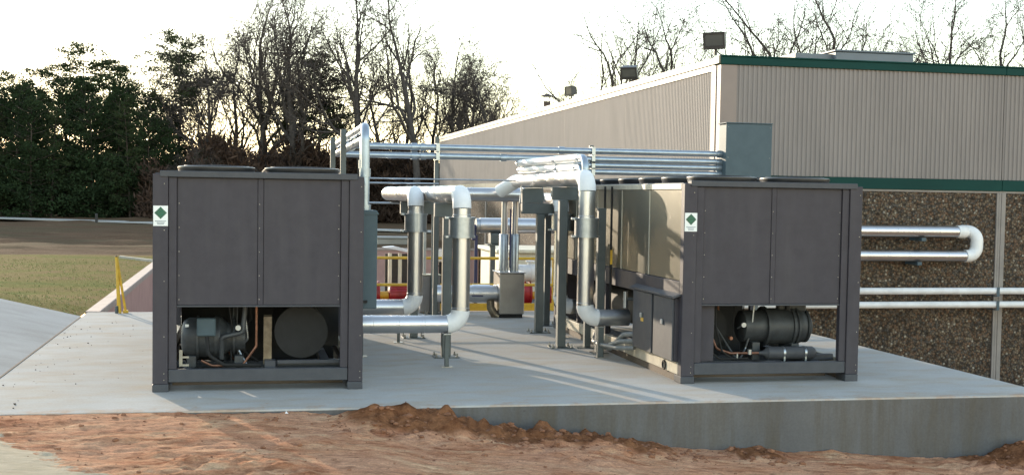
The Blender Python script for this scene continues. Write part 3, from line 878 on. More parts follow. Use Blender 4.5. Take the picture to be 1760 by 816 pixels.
        cp = part('compressor', MB().sweep([(X0, cy, cz), (X0 + .02, cy, cz), (X0 + .3, cy, cz), (X0 + .32, cy, cz), (X0 + .66, cy, cz), (X0 + .74, cy, cz), (X0 + .84, cy, cz), (X0 + .93, cy, cz), (X0 + .97, cy, cz)], [.16, .20, .20, .225, .225, .235, .2, .13, .05], 28), 'iron', t)
        for xx, rr in ((.30, .25), (.64, .255), (.70, .255), (.85, .21)):
            part('flange', MB().cyl((X0 + xx, cy, cz), (X0 + xx + .03, cy, cz), rr, n=28), 'iron', cp)
        part('discharge_valve', MB().cyl((X0 + .55, cy, cz + .2), (X0 + .55, cy, cz + .34), .06).box(X0 + .6, X0 + .86, cy - .1, cy + .1, cz + .17, cz + .30, .03), 'iron', cp)
        part('motor_foot', MB().box(X0 + .1, X0 + .2, cy - .2, cy + .2, .2, .42, .005), 'iron', cp)
        part('motor_foot', MB().box(X0 + .62, X0 + .72, cy - .2, cy + .2, .2, .4, .005), 'iron', cp)
        fd = part('filter_drier', MB().sweep([(X0 + .12, y0 + .4, .305), (X0 + .18, y0 + .4, .305), (X0 + .23, y0 + .4, .305), (X0 + .82, y0 + .4, .305), (X0 + .86, y0 + .4, .305)], [.02, .03, .078, .078, .05], 20), 'slate_rail', t)
        for xx in (.42, .70):
            part('strap', MB().cyl((X0 + xx, y0 + .4, .305), (X0 + xx + .028, y0 + .4, .305), .081, n=20).box(X0 + xx + .004, X0 + xx + .024, y0 + .33, y0 + .345, .2, .3), 'galv', fd)
        part('liquid_line', MB().sweep(fillet([(X0 + .12, y0 + .4, .305), (X0 - .25, y0 + .4, .305), (X0 - .42, y0 + .42, .36), (X0 - .5, y0 + .5, .6), (X0 - .5, y0 + .6, .9)], .07), .016, 8), 'copper', t)
        part('tee_fitting', MB().cyl((X0 + .0, y0 + .4, .29), (X0 + .0, y0 + .4, .35), .03).cyl((X0 - .16, y0 + .4, .23), (X0 - .16, y0 + .4, .31), .015), 'galv', t)
        part('capillary_line', MB().sweep(fillet([(x0 + .45, y0 + .35, .62), (x0 + .5, y0 + .35, .33), (x0 + .62, y0 + .38, .24), (x0 + 1.0, y0 + .4, .24)], .08), .012, 8), 'black', t)
        part('sight_glass', MB().cyl((x0 + .74, y0 + .36, .50), (x0 + .74, y0 + .30, .50), .022, n=12), 'copper', t)
        part('evaporator', MB().cyl((x0 + .62, y0 + .8, .58), (x0 + .62, y1 - .5, .58), .26, n=32), 'black', t)
        part('cross_member', MB().box(x1 - .5, x1 - .08, y0 + .5, y0 + .58, .2, .27, .004), 'slate_rail', t)
        xd = x0 - .065
        part('door_label', MB().box(xd - .0085, xd - .0063, y0 + 1.25, y0 + 1.36, .61, .66), 'yellow', t)
        part('lifting_eye', MB().torus((x0 - .006, y0 + .6, .15), (1, 0, 0), .05, .014, 16, 6), 'black', t)
        part('valve_cluster', MB().cyl((x0 - .02, y0 + 2.2, .7), (x0 - .02, y0 + 2.2, .92), .03).cyl((x0 - .05, y0 + 2.2, .82), (x0 + .1, y0 + 2.2, .82), .02), 'galv', t)
    # control cabinet doors on the left side
    if right:
        xd = x0 - .065
        part('door_ledge', MB().prism([(xd - .03, 1.025), (x0 + .02, 1.065), (x0 + .02, 1.04), (xd - .03, 1.0)], 'y', y0 + .05, y0 + 1.78), 'slate_rail', t)
        part('cabinet', MB().box(xd + .02, x0 + .45, y0 + .13, y0 + 1.72, .245, .995, .004), 'slate', t)
        for k, (ya, yb) in enumerate(((.14, .86), (.93, 1.70))):
            dr = part('door', MB().box(xd - .006, xd + .018, y0 + ya, y0 + yb, .25, .99, .005), 'slate_rail', t)
            part('handle', MB().box(xd - .03, xd - .007, y0 + (ya + yb) / 2 - .04, y0 + (ya + yb) / 2 + .03, .66, .72, .006), 'galv', dr)
    else:
        part('side_sun_block', MB().box(x0 + .03, x0 + .05, y0 + 1.0, y0 + 2.4, .24, .955), 'slate', t)  # inner sheet added to block sun entering the open left side
    R_ = random.Random(31 if right else 47)
    for k in range(7):
        xa = x0 + R_.uniform(.3, 1.2) if right else x0 + R_.uniform(.75, 1.15)
        yb = y0 + R_.uniform(.32, .95)
        path = [(xa, yb, .95), (xa + R_.uniform(-.05, .05), yb, R_.uniform(.5, .75)), (xa + R_.uniform(-.25, .25), yb + R_.uniform(-.05, .1), R_.uniform(.3, .45)), (xa + R_.uniform(-.3, .3), yb, .22)]
        part(('refrigerant_tube', 'wire_loom')[k % 2], MB().sweep(fillet(path, .04, 4), R_.uniform(.007, .016), 8), ('iron', 'black', 'galv', 'copper', 'black', 'iron', 'black')[k], t)
    part('gauge', MB().cyl((x0 + .9, y0 + .3, .66), (x0 + .9, y0 + .33, .66), .03, n=16).cyl((x0 + .9, y0 + .32, .66), (x0 + .9, y0 + .5, .6), .01, n=8), 'galv', t)
    # sticker on the left front post
    sx0, sx1, sz0, sz1 = x0 + .006, x0 + .158, 1.795, 2.012
    sk = part('sticker', MB().box(sx0, sx1, y0 - .0025, y0 - .0005, sz0, sz1), 'sticker', t, label='white sticker with a green diamond emblem')
    cx, cz = (sx0 + sx1) / 2, sz1 - .077
    r = .066
    part('emblem', MB().prism([(cx - r, cz), (cx, cz - r), (cx + r, cz), (cx, cz + r)], 'y', y0 - .0038, y0 - .0027), 'sticker_green', sk)
    part('emblem_leaf', MB().sweep([(cx - .03, y0 - .0042, cz + .004), (cx - .012, y0 - .0042, cz + .014), (cx + .006, y0 - .0042, cz + .012), (cx + .03, y0 - .0042, cz + .02)], .003, 4).sweep([(cx - .022, y0 - .0042, cz - .012), (cx, y0 - .0042, cz - .026), (cx + .024, y0 - .0042, cz - .006)], .003, 4), 'sticker_lite', sk)
    for k, (hw, zz) in enumerate(((.058, sz0 + .052), (.04, sz0 + .036), (.034, sz0 + .02))):
        part('text_line', MB().box(cx - hw, cx + hw, y0 - .0036, y0 - .0027, zz - .005, zz + .005), 'sticker_text', sk)
    return t
chiller(-0.982, 'grey chiller with a light terminal box in its open base, beside the lawn', False)
chiller(5.018, 'grey chiller nearer the building with paired cabinet doors on its side', True)

# ------------------------------------------------------------------ insulated pipes
PR = 0.113
def jacket(t, p0, p1, r=PR, sec=0.8, mat='alu'):
    p0 = Vector(p0); p1 = Vector(p1); L_ = (p1 - p0).length
    n = max(1, int(round(L_ / sec)))
    d = (p1 - p0) / n; u = d.normalized()
    for k in range(n):
        a = p0 + d * k; b = p0 + d * (k + 1)
        part('jacket_section', MB().sweep([a, a + u * .03, a + u * .034, b], [r + .0035, r + .0035, r, r], 32), mat, t)
def elbow(t, c, a, b, R=None, r=PR):
    R = R or r * 1.55
    pts = arc(c, a, b, R, 9)
    part('elbow', MB().sweep(pts, r + .006, 28), 'pvc', t)
    return pts[0], pts[-1]
def collar(t, p, r=PR, h=.24):
    x, y, z = p
    R = r * 1.44
    o = part('coupling_cover', MB().cyl((x, y, z - h / 2), (x, y, z + h / 2), R, n=32), 'galv', t)
    for zz in (z - h / 2 - .012, z + h / 2 - .012):
        part('flange_band', MB().cyl((x, y, zz), (x, y, zz + .024), R + .012, n=32), 'galv', o)
    for zz in (z - h / 2 + .0, z + h / 2 - .0):
        part('clamp_ear', MB().box(x - R - .05, x - R + .0, y - .03, y + .03, zz - .015, zz + .015, .004), 'galv', o)
def riser(t, x, y, z0, z1, zc, side):
    """bottom bend from the chiller, riser with coupling cover, top bend to the back; side = -1 pipe comes from the left"""
    a0, a1 = elbow(t, (x, y, z0), (-side, 0, 0), (0, 0, 1))
    b0, b1 = elbow(t, (x, y, z1), (0, 0, 1), (0, 1, 0))
    zt = zc - .13
    jacket(t, a1, (x, y, zt), sec=1.1)
    jacket(t, (x, y, zc + .13), b0, sec=1.0)
    collar(t, (x, y, zc))
    part('inner_pipe', MB().cyl((x, y, zt - .05), (x, y, zc + .18), PR * .9), 'black', t)
    return a0, b1

LATY = 21.5
# nearest pipe of the grey chiller by the lawn, its header runs back and then across
t = thing('chilled_water_pipe', 'insulated pipe looping from the left chiller, nearest riser, to the cross header', 'pipe', (2.67, 15.73, 0.43))
a0, b1 = riser(t, 2.67, 15.73, .545, 2.185, 1.77, -1)
jacket(t, (1.2, 15.73, .545), a0, sec=.32)
e0, e1 = elbow(t, (2.67, LATY, 2.2), (0, 1, 0), (1, 0, 0))
jacket(t, b1, e0)
jacket(t, e1, (4.72, LATY, 2.205))
part('end_cap', MB().cyl((4.72, LATY, 2.205), (4.75, LATY, 2.205), PR + .008, n=32), 'galv', t)
t = thing('chilled_water_pipe', 'insulated pipe from the left chiller, farther riser with rounded white end', 'pipe', (2.4, 18.2, 0.43))
a0, b1 = riser(t, 2.41, 18.2, .54, 2.185, 1.77, -1)
jacket(t, (1.2, 18.2, .54), a0, sec=.5)
e0, e1 = elbow(t, (2.41, 22.05, 2.19), (0, 1, 0), (1, 0, 0))
jacket(t, b1, e0)
jacket(t, e1, (5.0, 22.05, 2.19))
t = thing('chilled_water_pipe', 'insulated riser with white elbow in front of the right chiller side', 'pipe', (4.5, 16.46, 0.43))
a0, b1 = riser(t, 4.505, 16.46, .545, 2.435, 1.765, 1)
jacket(t, a0, (5.12, 16.46, .545), sec=.4)
e0, e1 = elbow(t, (4.505, 21.05, 2.43), (0, 1, 0), (-.55, .62, -.42), R=.2)
jacket(t, b1, e0)
dd = Vector((-.55, .62, -.42)).normalized()
part('elbow', MB().sweep([e1, e1 + dd * .3], PR + .004, 28), 'pvc', t)
t = thing('chilled_water_pipe', 'insulated riser half hidden behind the square posts by the right chiller', 'pipe', (4.9, 19.3, 0.4))
a0, b1 = riser(t, 4.86, 19.25, .45, 2.12, 1.78, 1)
jacket(t, a0, (5.12, 19.25, .45), sec=.4)
jacket(t, b1, (4.86, 21.93, 2.12))

# square steel pipe supports
def bolts(t, x, y, w, d, z=.012):
    for sx in (-1, 1):
        for sy in (-1, 1):
            part('anchor_bolt', MB().cyl((x + sx * (w - .03), y + sy * (d - .03), z), (x + sx * (w - .03), y + sy * (d - .03), z + .05), .011, n=8).cyl((x + sx * (w - .03), y + sy * (d - .03), z), (x + sx * (w - .03), y + sy * (d - .03), z + .018), .02, n=6), 'bolt', t)
GP = 'square steel posts under the pipes'
def support(x, y, zt, label, hx0, hx1, hz0, w=.06, extra=None):
    t = thing('pipe_support', label, 'pipe support', (x, y, 0), GP)
    part('post', MB().box(x - w, x + w, y - w, y + w, .014, hz0 - .002, .006), 'green_steel', t)
    part('base_plate', MB().box(x - .17, x + .17, y - .14, y + .14, 0.001, .012, .003), 'green_steel', t)
    bolts(t, x, y, .17, .14)
    part('cross_beam', MB().box(hx0, hx1, y - .06, y + .06, hz0, zt, .006), 'green_steel', t)
    return t
support(2.64, 16.7, 2.065, 'square post behind the nearest riser of the left chiller', 2.46, 2.80, 1.88)
support(2.50, 19.0, 2.065, 'square post partly behind the farther riser of the left chiller', 2.28, 2.83, 1.88)
support(3.37, 22.75, 2.07, 'square post in front of the small grey cabinet', 3.0, 3.7, 1.88)
support(4.46, 17.6, 2.315, 'square post with bracket left of the right chiller riser', 4.29, 4.66, 2.13)
support(4.60, 19.61, 2.065, 'slim square post right of the box with twin risers', 4.29, 4.80, 1.90)
support(4.98, 20.66, 2.0, 'square post farthest back beside the right chiller', 4.78, 5.16, 1.84, .05)
t = thing('pipe_saddle', 'dark folded saddle plate under the cross header end', 'saddle', (4.5, 19.8, 2.07))
part('plate', MB().box(4.29, 4.63, 19.55, 19.66, 2.07, 2.30, .005), 'green_steel', t)
part('clamp', MB().sweep([(4.26, 19.6, 2.07), (4.28, 19.6, 2.33), (4.62, 19.6, 2.33), (4.66, 19.6, 2.1)], .012, 6), 'galv', t)
def leg(x, y, zt, label, r=.022, plate=.07):
    t = thing('pipe_stand', label, 'pipe leg', (x, y, 0), 'small legs under the low pipes')
    part('tube', MB().box(x - r, x + r, y - r, y + r, .008, zt, .003), 'green_steel', t)
    part('foot_plate', MB().box(x - plate, x + plate, y - plate, y + plate, .001, .008), 'bolt', t)
    part('saddle', MB().box(x - .05, x + .05, y - .06, y + .06, zt, zt + .012), 'galv', t)
leg(2.50, 15.73, .415, 'thin leg under the nearest low pipe of the left chiller', .026)
leg(2.20, 18.4, .41, 'thin leg under the farther low pipe of the left chiller')
leg(4.73, 16.46, .415, 'leg under the low elbow beside the right chiller', .04)
leg(4.83, 18.85, .32, 'small leg under the hidden low pipe by the right chiller')
leg(1.52, 16.85, .4, 'small leg close to the left chiller side')
t = thing('strut_post', 'tall dark strut behind the riser of the right chiller', 'strut', (4.86, 16.95, 0))
part('channel', MB().box(4.80, 4.91, 16.9, 17.0, .012, 2.03, .006), 'green_steel', t)
part('foot_plate', MB().box(4.74, 4.97, 16.84, 17.06, .001, .011), 'green_steel', t)
t = thing('strut_post', 'short square strut beside the flexible conduits', 'strut', (4.84, 17.57, 0))
part('channel', MB().box(4.80, 4.89, 17.52, 17.62, .012, 1.6, .006), 'green_steel', t)
part('foot_plate', MB().box(4.68, 5.0, 17.45, 17.69, .001, .011), 'green_steel', t)
for k, (x, y, z0, z1) in enumerate(((4.9, 16.95, 2.03, 2.33), (4.97, 16.85, .3, 2.33))):
    part('flexible_riser', MB().cyl((x, y, z0), (x, y, z1), .016, n=10), 'black', label=('short dark conduit above the tall strut', 'slim dark conduit rising against the right chiller side')[k], cat='conduit')
part('tag', MB().box(4.955, 4.985, 16.82, 16.832, 1.25, 1.45), 'yellow', label='yellow tag on the slim dark conduit', cat='tag')
for k in range(3):
    z = .42 - .09 * k
    part('flexible_conduit', MB().sweep(fillet([(4.98, 15.72, z - .02), (4.9 - .04 * k, 15.95, z - .05), (4.82 - .05 * k, 16.3 + .1 * k, .14 + .02 * k), (4.9 - .03 * k, 17.2, .08 + .03 * k), (5.1, 17.6 + .2 * k, .2)], .18), .034 - .003 * k, 10), 'hose',
         label=('topmost', 'middle', 'lowest')[k] + ' of the grey flexible conduits drooping below the white elbow', cat='conduit', group='flexible conduits at the cabinet')

# ------------------------------------------------------------------ conduit rack
RY = 20.7
CR = .051
def couplings(t, pts, r=CR):
    for p, d in pts:
        p = Vector(p); d = Vector(d)
        part('coupling', MB().cyl(p - d * .05, p + d * .05, r + .012, n=18), 'conduit', t)
for k, (zl, xo) in enumerate(((2.96, 0), (2.815, .0))):
    t = thing('conduit_run', ('upper', 'lower')[k] + ' long conduit from the left chiller across to the wall box', 'conduit', (4.7, RY, zl), 'conduits on the rack')
    yd = 14.76 + .17 * k
    part('tube', MB().sweep(fillet([(1.355, yd, 1.99), (1.355, yd, zl), (1.43, RY, zl), (8.06, RY, zl + (.0 if k == 0 else .01))], .17 if k == 0 else .15, 9), CR, 18), 'conduit', t)
    couplings(t, [((3.0 - .3, RY, zl), (1, 0, 0)), ((2.85, RY, zl), (1, 0, 0)), ((5.2 - 1.0 * k, RY, zl), (1, 0, 0)), ((1.355, yd, 2.42 + .1 * k), (0, 0, 1)), ((1.39, 17.2, zl), (0.01, 1, 0)), ((8.02, RY, zl), (1, 0, 0))])
for k, (zl, zc) in enumerate(((2.72, 2.72), (2.61, 2.60))):
    t = thing('conduit_run', ('upper', 'lower')[k] + ' short conduit from the right chiller that bends to the wall box', 'conduit', (6, RY, zl), 'conduits on the rack')
    x0 = 4.44 + .03 * k
    part('tube', MB().sweep(fillet([(x0 + .1, 16.70 + .25 * k, 1.7), (x0 + .1, 16.70 + .25 * k, zc), (x0 - .02, RY, zl), (8.06, RY, zl)], .16, 9), CR - .002, 18), 'conduit', t)
    part('weather_wrap', MB().sweep([(x0 + .09, 17.0 + .25 * k, zc), (x0 - .012, RY - .35, zl)], CR + .007, 18), 'pvc', t)
    couplings(t, [((x0 + .05, 18.2, zc), (-.03, 1, 0)), ((5.5, RY, zl), (1, 0, 0)), ((8.02, RY, zl), (1, 0, 0))])
def rack_post(x, y, z0, z1, label, arms):
    t = thing('rack_post', label, 'rack post', (x, y, z0), 'channel posts of the conduit rack')
    part('channel', MB().box(x - .035, x + .035, y + .06, y + .13, z0, z1, .004), 'green_steel', t)
    if z0 < .05:
        part('foot_plate', MB().box(x - .1, x + .1, y + .0, y + .2, z0 + .001, z0 + .012), 'green_steel', t)
    for z in arms:
        part('pipe_clamp', MB().box(x - .03, x + .03, y - .07, y + .058, z - .066, z - .055).box(x - .03, x + .03, y - .07, y - .058, z - .054, z + .054).box(x - .03, x + .03, y - .07, y + .058, z + .055, z + .066), 'galv', t)
rack_post(3.09, RY, 0, 3.14, 'tall channel post at the far end of the tan wall, carrying two conduits', (2.96, 2.815))
rack_post(5.75, RY, 0, 3.06, 'tall channel post behind the right chiller carrying four conduits', (2.96, 2.82, 2.72, 2.61))
rack_post(1.22, 16.3, 0 + 2.37, 3.0, 'nearer of two short channel posts on the left chiller top', ())
rack_post(1.22, 18.3, 0 + 2.37, 2.98, 'farther of two short channel posts on the left chiller top', ())
for k, (z, xe, rr) in enumerate(((2.43, 4.4, .012), (2.355, 3.1, .014), (2.03, 3.0, .016))):
    part('control_tubing', MB().cyl((1.3, RY - .12, z), (xe, RY - .12, z + .005), rr, n=8), 'galv', label=('topmost thin control tube crossing behind the pipes', 'middle thin control tube ending at the rack post', 'thin control tube just under the white elbows')[k], cat='tube', group='thin control tubes')
t = thing('junction_box', 'large grey electrical box in front of the building corner', 'electrical box', (8.45, 20.6, 2.2))
part('body', MB().box(8.06, 8.88, 20.48, 20.82, 2.2, 3.47, .01), 'encl', t)
part('cover', MB().box(8.05, 8.89, 20.455, 20.478, 2.19, 3.48, .006), 'encl', t)
part('rain_lip', MB().box(8.04, 8.9, 20.44, 20.84, 3.483, 3.50, .004), 'encl', t)
for x in (8.2, 8.74):
    part('leg', MB().box(x - .04, x + .04, 20.62, 20.7, .0, 2.198), 'green_steel', t)
part('cover_screws', screws([(x, 20.455, z) for x in (8.09, 8.85) for z in (2.3, 2.9, 3.42)]), 'bolt', t, kind='stuff')
t = thing('disconnect_box', 'tall grey disconnect box on the left chiller right side', 'electrical box', (1.38, 14.7, .86))
part('body', MB().box(1.285, 1.47, 14.42, 15.12, .86, 1.985, .008), 'encl', t)
part('hub', MB().cyl((1.355, 14.76, 1.986), (1.355, 14.76, 2.05), .07).cyl((1.355, 14.93, 1.986), (1.355, 14.93, 2.05), .07), 'conduit', t)
part('latch', MB().box(1.3, 1.36, 14.38, 14.418, .93, .96), 'black', t)
part('lid_flange', MB().box(1.282, 1.482, 14.41, 15.13, 1.94, 1.96), 'encl', t)

# ------------------------------------------------------------------ pump area
t = thing('insulated_box', 'square metal clad box with two risers in the middle of the pad', 'insulated box', (4.66, 22.2, 0))
part('cladding', MB().box(4.43, 4.88, 21.95, 22.55, .07, .80, .012), 'stainless', t)
part('lid', MB().box(4.41, 4.90, 21.93, 22.57, .803, .825, .006), 'alu', t)
part('plinth', MB().box(4.46, 4.86, 22.0, 22.5, .0, .068), 'black', t)
part('skirt', MB().sweep([(4.30, 22.15, .3), (4.31, 22.15, .17), (4.38, 22.15, .05), (4.46, 22.12, .01)], [.07, .075, .08, .07], 16), 'tan_metal', t)
for x, yy in ((4.53, LATY + .45), (4.72, 22.05)):
    part('riser', MB().cyl((x, 22.15, .825), (x, 22.1, 2.08), .058, n=18), 'alu', t)
    part('riser_jacket', MB().sweep([(x, 22.15, .826), (x, 22.13, 1.48), (x, 22.13, 1.5)], [.084, .084, .07], 20), 'galv', t)
part('thermowell', MB().cyl((4.63, 22.05, .9), (4.63, 22.05, 1.95), .016, n=8), 'navy', t)
jacket(t, (3.28, 22.25, .42), (4.425, 22.25, .42), .15, .4)
part('valve_wrap', MB().cyl((3.98, 22.25, .42), (4.3, 22.25, .42), .162, n=24), 'alu', t)
part('handle', MB().box(3.95, 4.15, 22.06, 22.075, .38, .40), 'navy', t)
t = thing('header_pipe', 'big bright jacketed pipe crossing in front of the pebble wall', 'pipe', (5.8, 24.5, 1.4))
jacket(t, (4.52, 24.5, 1.59), (7.6, 24.5, 1.6), .15, .75)
part('flange', MB().cyl((4.44, 24.5, 1.59), (4.52, 24.5, 1.59), .14, n=24), 'galv', t)
part('valve', MB().cyl((4.36, 24.5, 1.55), (4.46, 24.5, 1.55), .06).box(4.36, 4.44, 24.45, 24.55, 1.3, 1.6, .01), 'navy', t)
part('drop_pipe', MB().cyl((4.45, 24.5, -.05), (4.45, 24.5, 1.4), .035, n=14), 'navy', t)
part('drop_pipe', MB().cyl((7.6, 24.5, -.05), (7.6, 24.5, 1.75), .15, n=24), 'alu', t)
part('stand', MB().box(4.70, 4.80, 24.28, 24.38, -.05, 1.2, .004).box(4.64, 4.98, 24.26, 24.6, 1.2, 1.225).box(4.72, 4.94, 24.35, 24.65, 1.226, 1.44, .02), 'green_steel', t)

def guard_rail():
    t = thing('guard_rail', 'yellow guard rail along the back edge of the pad', 'guard rail', (4, PADB - .1, 0))
    y = PADB - .09
    for z in (1.0, .5):
        part('rail', MB().cyl((.6, y, z), (8.9, y, z), .027, n=12), 'yellow', t)
    part('toe_board', MB().box(.6, 8.9, y - .008, y + .008, .012, .15, .003), 'yellow', t)
    for x in (.6, 2.2, 3.62, 5.75, 7.2, 8.9):
        part('rail_post', MB().cyl((x, y + .03, .001), (x, y + .03, 1.0), .027, n=12), 'yellow', t)
guard_rail()
t = thing('rail_stanchion', 'yellow pipe stanchion leaning at the back edge beside the lawn wall', 'stanchion', (-2.2, 23.2, 0))
part('tube', MB().cyl((-2.245, 23.2, 1.0), (-2.175, 23.14, .0), .024, n=12), 'yellow', t)
part('tube', MB().cyl((-2.24, 23.2, .99), (-2.22, 23.24, .1), .020, n=12), 'yellow', t)
part('tube', MB().cyl((-2.235, 23.22, .96), (-2.085, 23.2, .02), .022, n=12), 'yellow', t)
part('cap', MB().dome((-2.245, 23.2, .995), (0, 0, 1), .027, .02, 12, 4), 'black', t)
part('socket', MB().cyl((-2.235, 23.16, .0), (-2.232, 23.16, .13), .03, n=12), 'green_steel', t)
part('foot', MB().box(-2.13, -2.04, 23.16, 23.24, 0.001, .05, .004), 'yellow', t)

def pump(x, y, label, s=1.0):
    z = .20
    t = thing('pump', label, 'pump', (x, y, -.05), 'red pumps behind the yellow rail')
    b = part('base_frame', MB().box(x - .5 * s, x + .55 * s, y - .25, y + .25, -.049, .02, .006), 'red', t)
    vol = part('volute', MB().cyl((x - .38 * s, y, z + .06), (x - .12 * s, y, z + .06), .21 * s, n=28), 'red', t)
    part('volute_flange', MB().cyl((x - .12 * s, y, z + .06), (x - .09 * s, y, z + .06), .23 * s, n=28), 'red', vol)
    part('discharge', MB().cyl((x - .25 * s, y, z + .2 * s), (x - .25 * s, y, z + .36 * s), .075).cyl((x - .25 * s, y, z + .33 * s), (x - .25 * s, y, z + .36 * s), .12), 'red', vol)
    part('coupling_guard', MB().cyl((x - .09 * s, y, z + .02), (x + .08 * s, y, z + .02), .08, n=18), 'yellow', t)
    mo = part('motor', MB().sweep([(x + .08 * s, y, z + .03), (x + .1 * s, y, z + .03), (x + .46 * s, y, z + .03), (x + .5 * s, y, z + .03), (x + .52 * s, y, z + .03)], [.1, .145 * s, .145 * s, .135 * s, .08], 24), 'red', t)
    for k in range(8):
        a = pi * k / 7
        part('cooling_fin', MB().box(x + .13 * s, x + .43 * s, y + cos(a) * .15 * s - .006, y + cos(a) * .15 * s + .006, z + .03 + sin(a) * .15 * s - .006, z + .03 + sin(a) * .15 * s + .012), 'red', mo)
    part('motor_foot', MB().box(x + .14 * s, x + .42 * s, y - .12, y + .12, .021, .1), 'red', mo)
pump(2.62, 24.35, 'red pump seen beside the pink court wall', 1.05)
pump(5.62, 24.35, 'red pump right of the box with twin risers')
t = thing('insulated_valve', 'white insulated valve body above the right red pump', 'valve', (5.55, 24.35, .45))
part('body', MB().sweep([(5.22, 24.35, .66), (5.27, 24.35, .66), (5.30, 24.35, .66), (5.5, 24.35, .66), (5.53, 24.35, .66), (5.75, 24.35, .66), (5.95, 24.35, .64)], [.1, .16, .17, .17, .19, .15, .13], 24), 'whitepipe', t)
part('bonnet', MB().cyl((5.52, 24.35, .8), (5.52, 24.35, .9), .05).cyl((5.52, 24.35, .88), (5.52, 24.35, .91), .09), 'whitepipe', t)
part('neck', MB().cyl((5.37, 24.35, .5), (5.37, 24.35, .56), .08), 'whitepipe', t)
t = thing('small_valve', 'small white valve between the square posts of the left pipes', 'valve', (3.6, 23.6, .7))
part('body', MB().cyl((3.62, 23.7, .98), (3.62, 23.7, 1.14), .06).cyl((3.55, 23.7, .95), (3.7, 23.7, .95), .05), 'whitepipe', t)
part('stem', MB().cyl((3.62, 23.7, -.05), (3.62, 23.7, .95), .03, n=10), 'black', t)
part('hand_lever', MB().box(3.48, 3.64, 23.64, 23.66, .83, .85), 'black', t)
t = thing('control_cabinet', 'small pale grey cabinet behind the square post', 'cabinet', (3.3, 22.95, 0))
part('body', MB().box(3.13, 3.50, 22.88, 23.15, .03, .70, .008), 'pilaster', t)
part('lid', MB().box(3.12, 3.51, 22.86, 23.17, .702, .72, .004), 'cream', t)
part('door_seam', MB().box(3.31, 3.316, 22.874, 22.879, .06, .67), 'black', t)
part('stand_pipe', MB().cyl((3.22, 23.0, .72), (3.22, 23.0, 1.95), .028, n=10).cyl((3.42, 23.0, .72), (3.42, 23.0, 1.95), .022, n=10), 'galv', t)
t = thing('equipment_cabin', 'cream metal equipment housing with pale overhanging roof', 'housing', (6.6, 28.2, -.05))
part('body', MB().box(5.45, 8.4, 27.05, 29.35, -.049, .93, .01), 'cream', t)
part('roof', MB().box(5.36, 8.5, 26.94, 29.46, .932, 1.01, .015), 'cream', t)
part('panel_seam', MB().box(5.443, 5.449, 28.2, 28.22, 0, .92).box(6.4, 6.42, 27.043, 27.049, 0, .92), 'tan_metal', t)
part('latch', MB().box(5.40, 5.449, 27.5, 27.9, .42, .45), 'cream', t)
t = thing('equipment_stand', 'cream legged stand with a white tilted top by the red pump', 'stand', (2.9, 25.2, -.05))
for x in (2.82, 3.02):
    part('leg', MB().box(x - .035, x + .035, 25.1, 25.17, -.05, 1.0, .004), 'cream', t)
part('back_panel', MB().box(2.74, 3.3, 25.3, 25.32, -.05, .98), 'bronze', t)
part('tilted_top', MB().prism([(2.68, 1.12), (3.3, 1.0), (3.3, 1.04), (2.9, 1.14)], 'y', 25.0, 25.4), 'whitepipe', t)
t = thing('utility_box', 'pale concrete utility box beyond the pink court wall', 'utility box', (6.4, 57, 0))
part('body', MB().box(5.72, 7.4, 56.0, 57.6, -.05, .20, .02), 'sand_kerb', t)
part('lid', MB().box(5.68, 7.44, 55.96, 57.64, .202, .28, .02), 'road', t)

# ------------------------------------------------------------------ pipes on the pebble wall
t = thing('wall_pipe_loop', 'jacketed pipe with white U bend on the pebble wall', 'pipe', (13, 23.6, 1.3))
jacket(t, (10.2, 23.6, 1.585), (14.42, 23.6, 1.59), .118, .45)
part('elbow', MB().sweep(fillet([(14.40, 23.6, 1.59), (14.6, 23.6, 1.59), (14.6, 23.82, 1.59)], .12, 8), .13, 28), 'pvc', t)
part('u_bend', MB().sweep(fillet([(14.62, 23.82, 1.60), (14.86, 23.6, 1.60), (14.86, 23.6, 1.09), (14.60, 23.6, 1.09)], .2, 9), .128, 28), 'pvc', t)
jacket(t, (10.2, 23.6, 1.085), (14.62, 23.6, 1.09), .112, .45)
for x, z in ((13.6, 1.46), (13.52, .965)):
    part('bracket', MB().box(x - .05, x + .05, 23.5, 24.02, z - .07, z, .004), 'encl', t)
for k, (z, lab) in enumerate(((.355, 'upper plain white pipe running along the pebble wall'), (.07, 'lower plain white pipe running along the pebble wall'))):
    t = thing('wall_pipe', lab, 'pipe', (14, 23.6, z), 'plain white pipes on the pebble wall')
    part('tube', MB().cyl((9.5, 23.6, z), (22, 23.6, z + .02), .07, n=24), 'whitepipe', t)
    for x in (12.1, 15.35, 18.6):
        part('pipe_hanger', MB().box(x - .03, x + .03, 23.515, 23.528, z - .09, z + .09).box(x - .03, x + .03, 23.515, 24.0, z - .105, z - .09), 'encl', t)

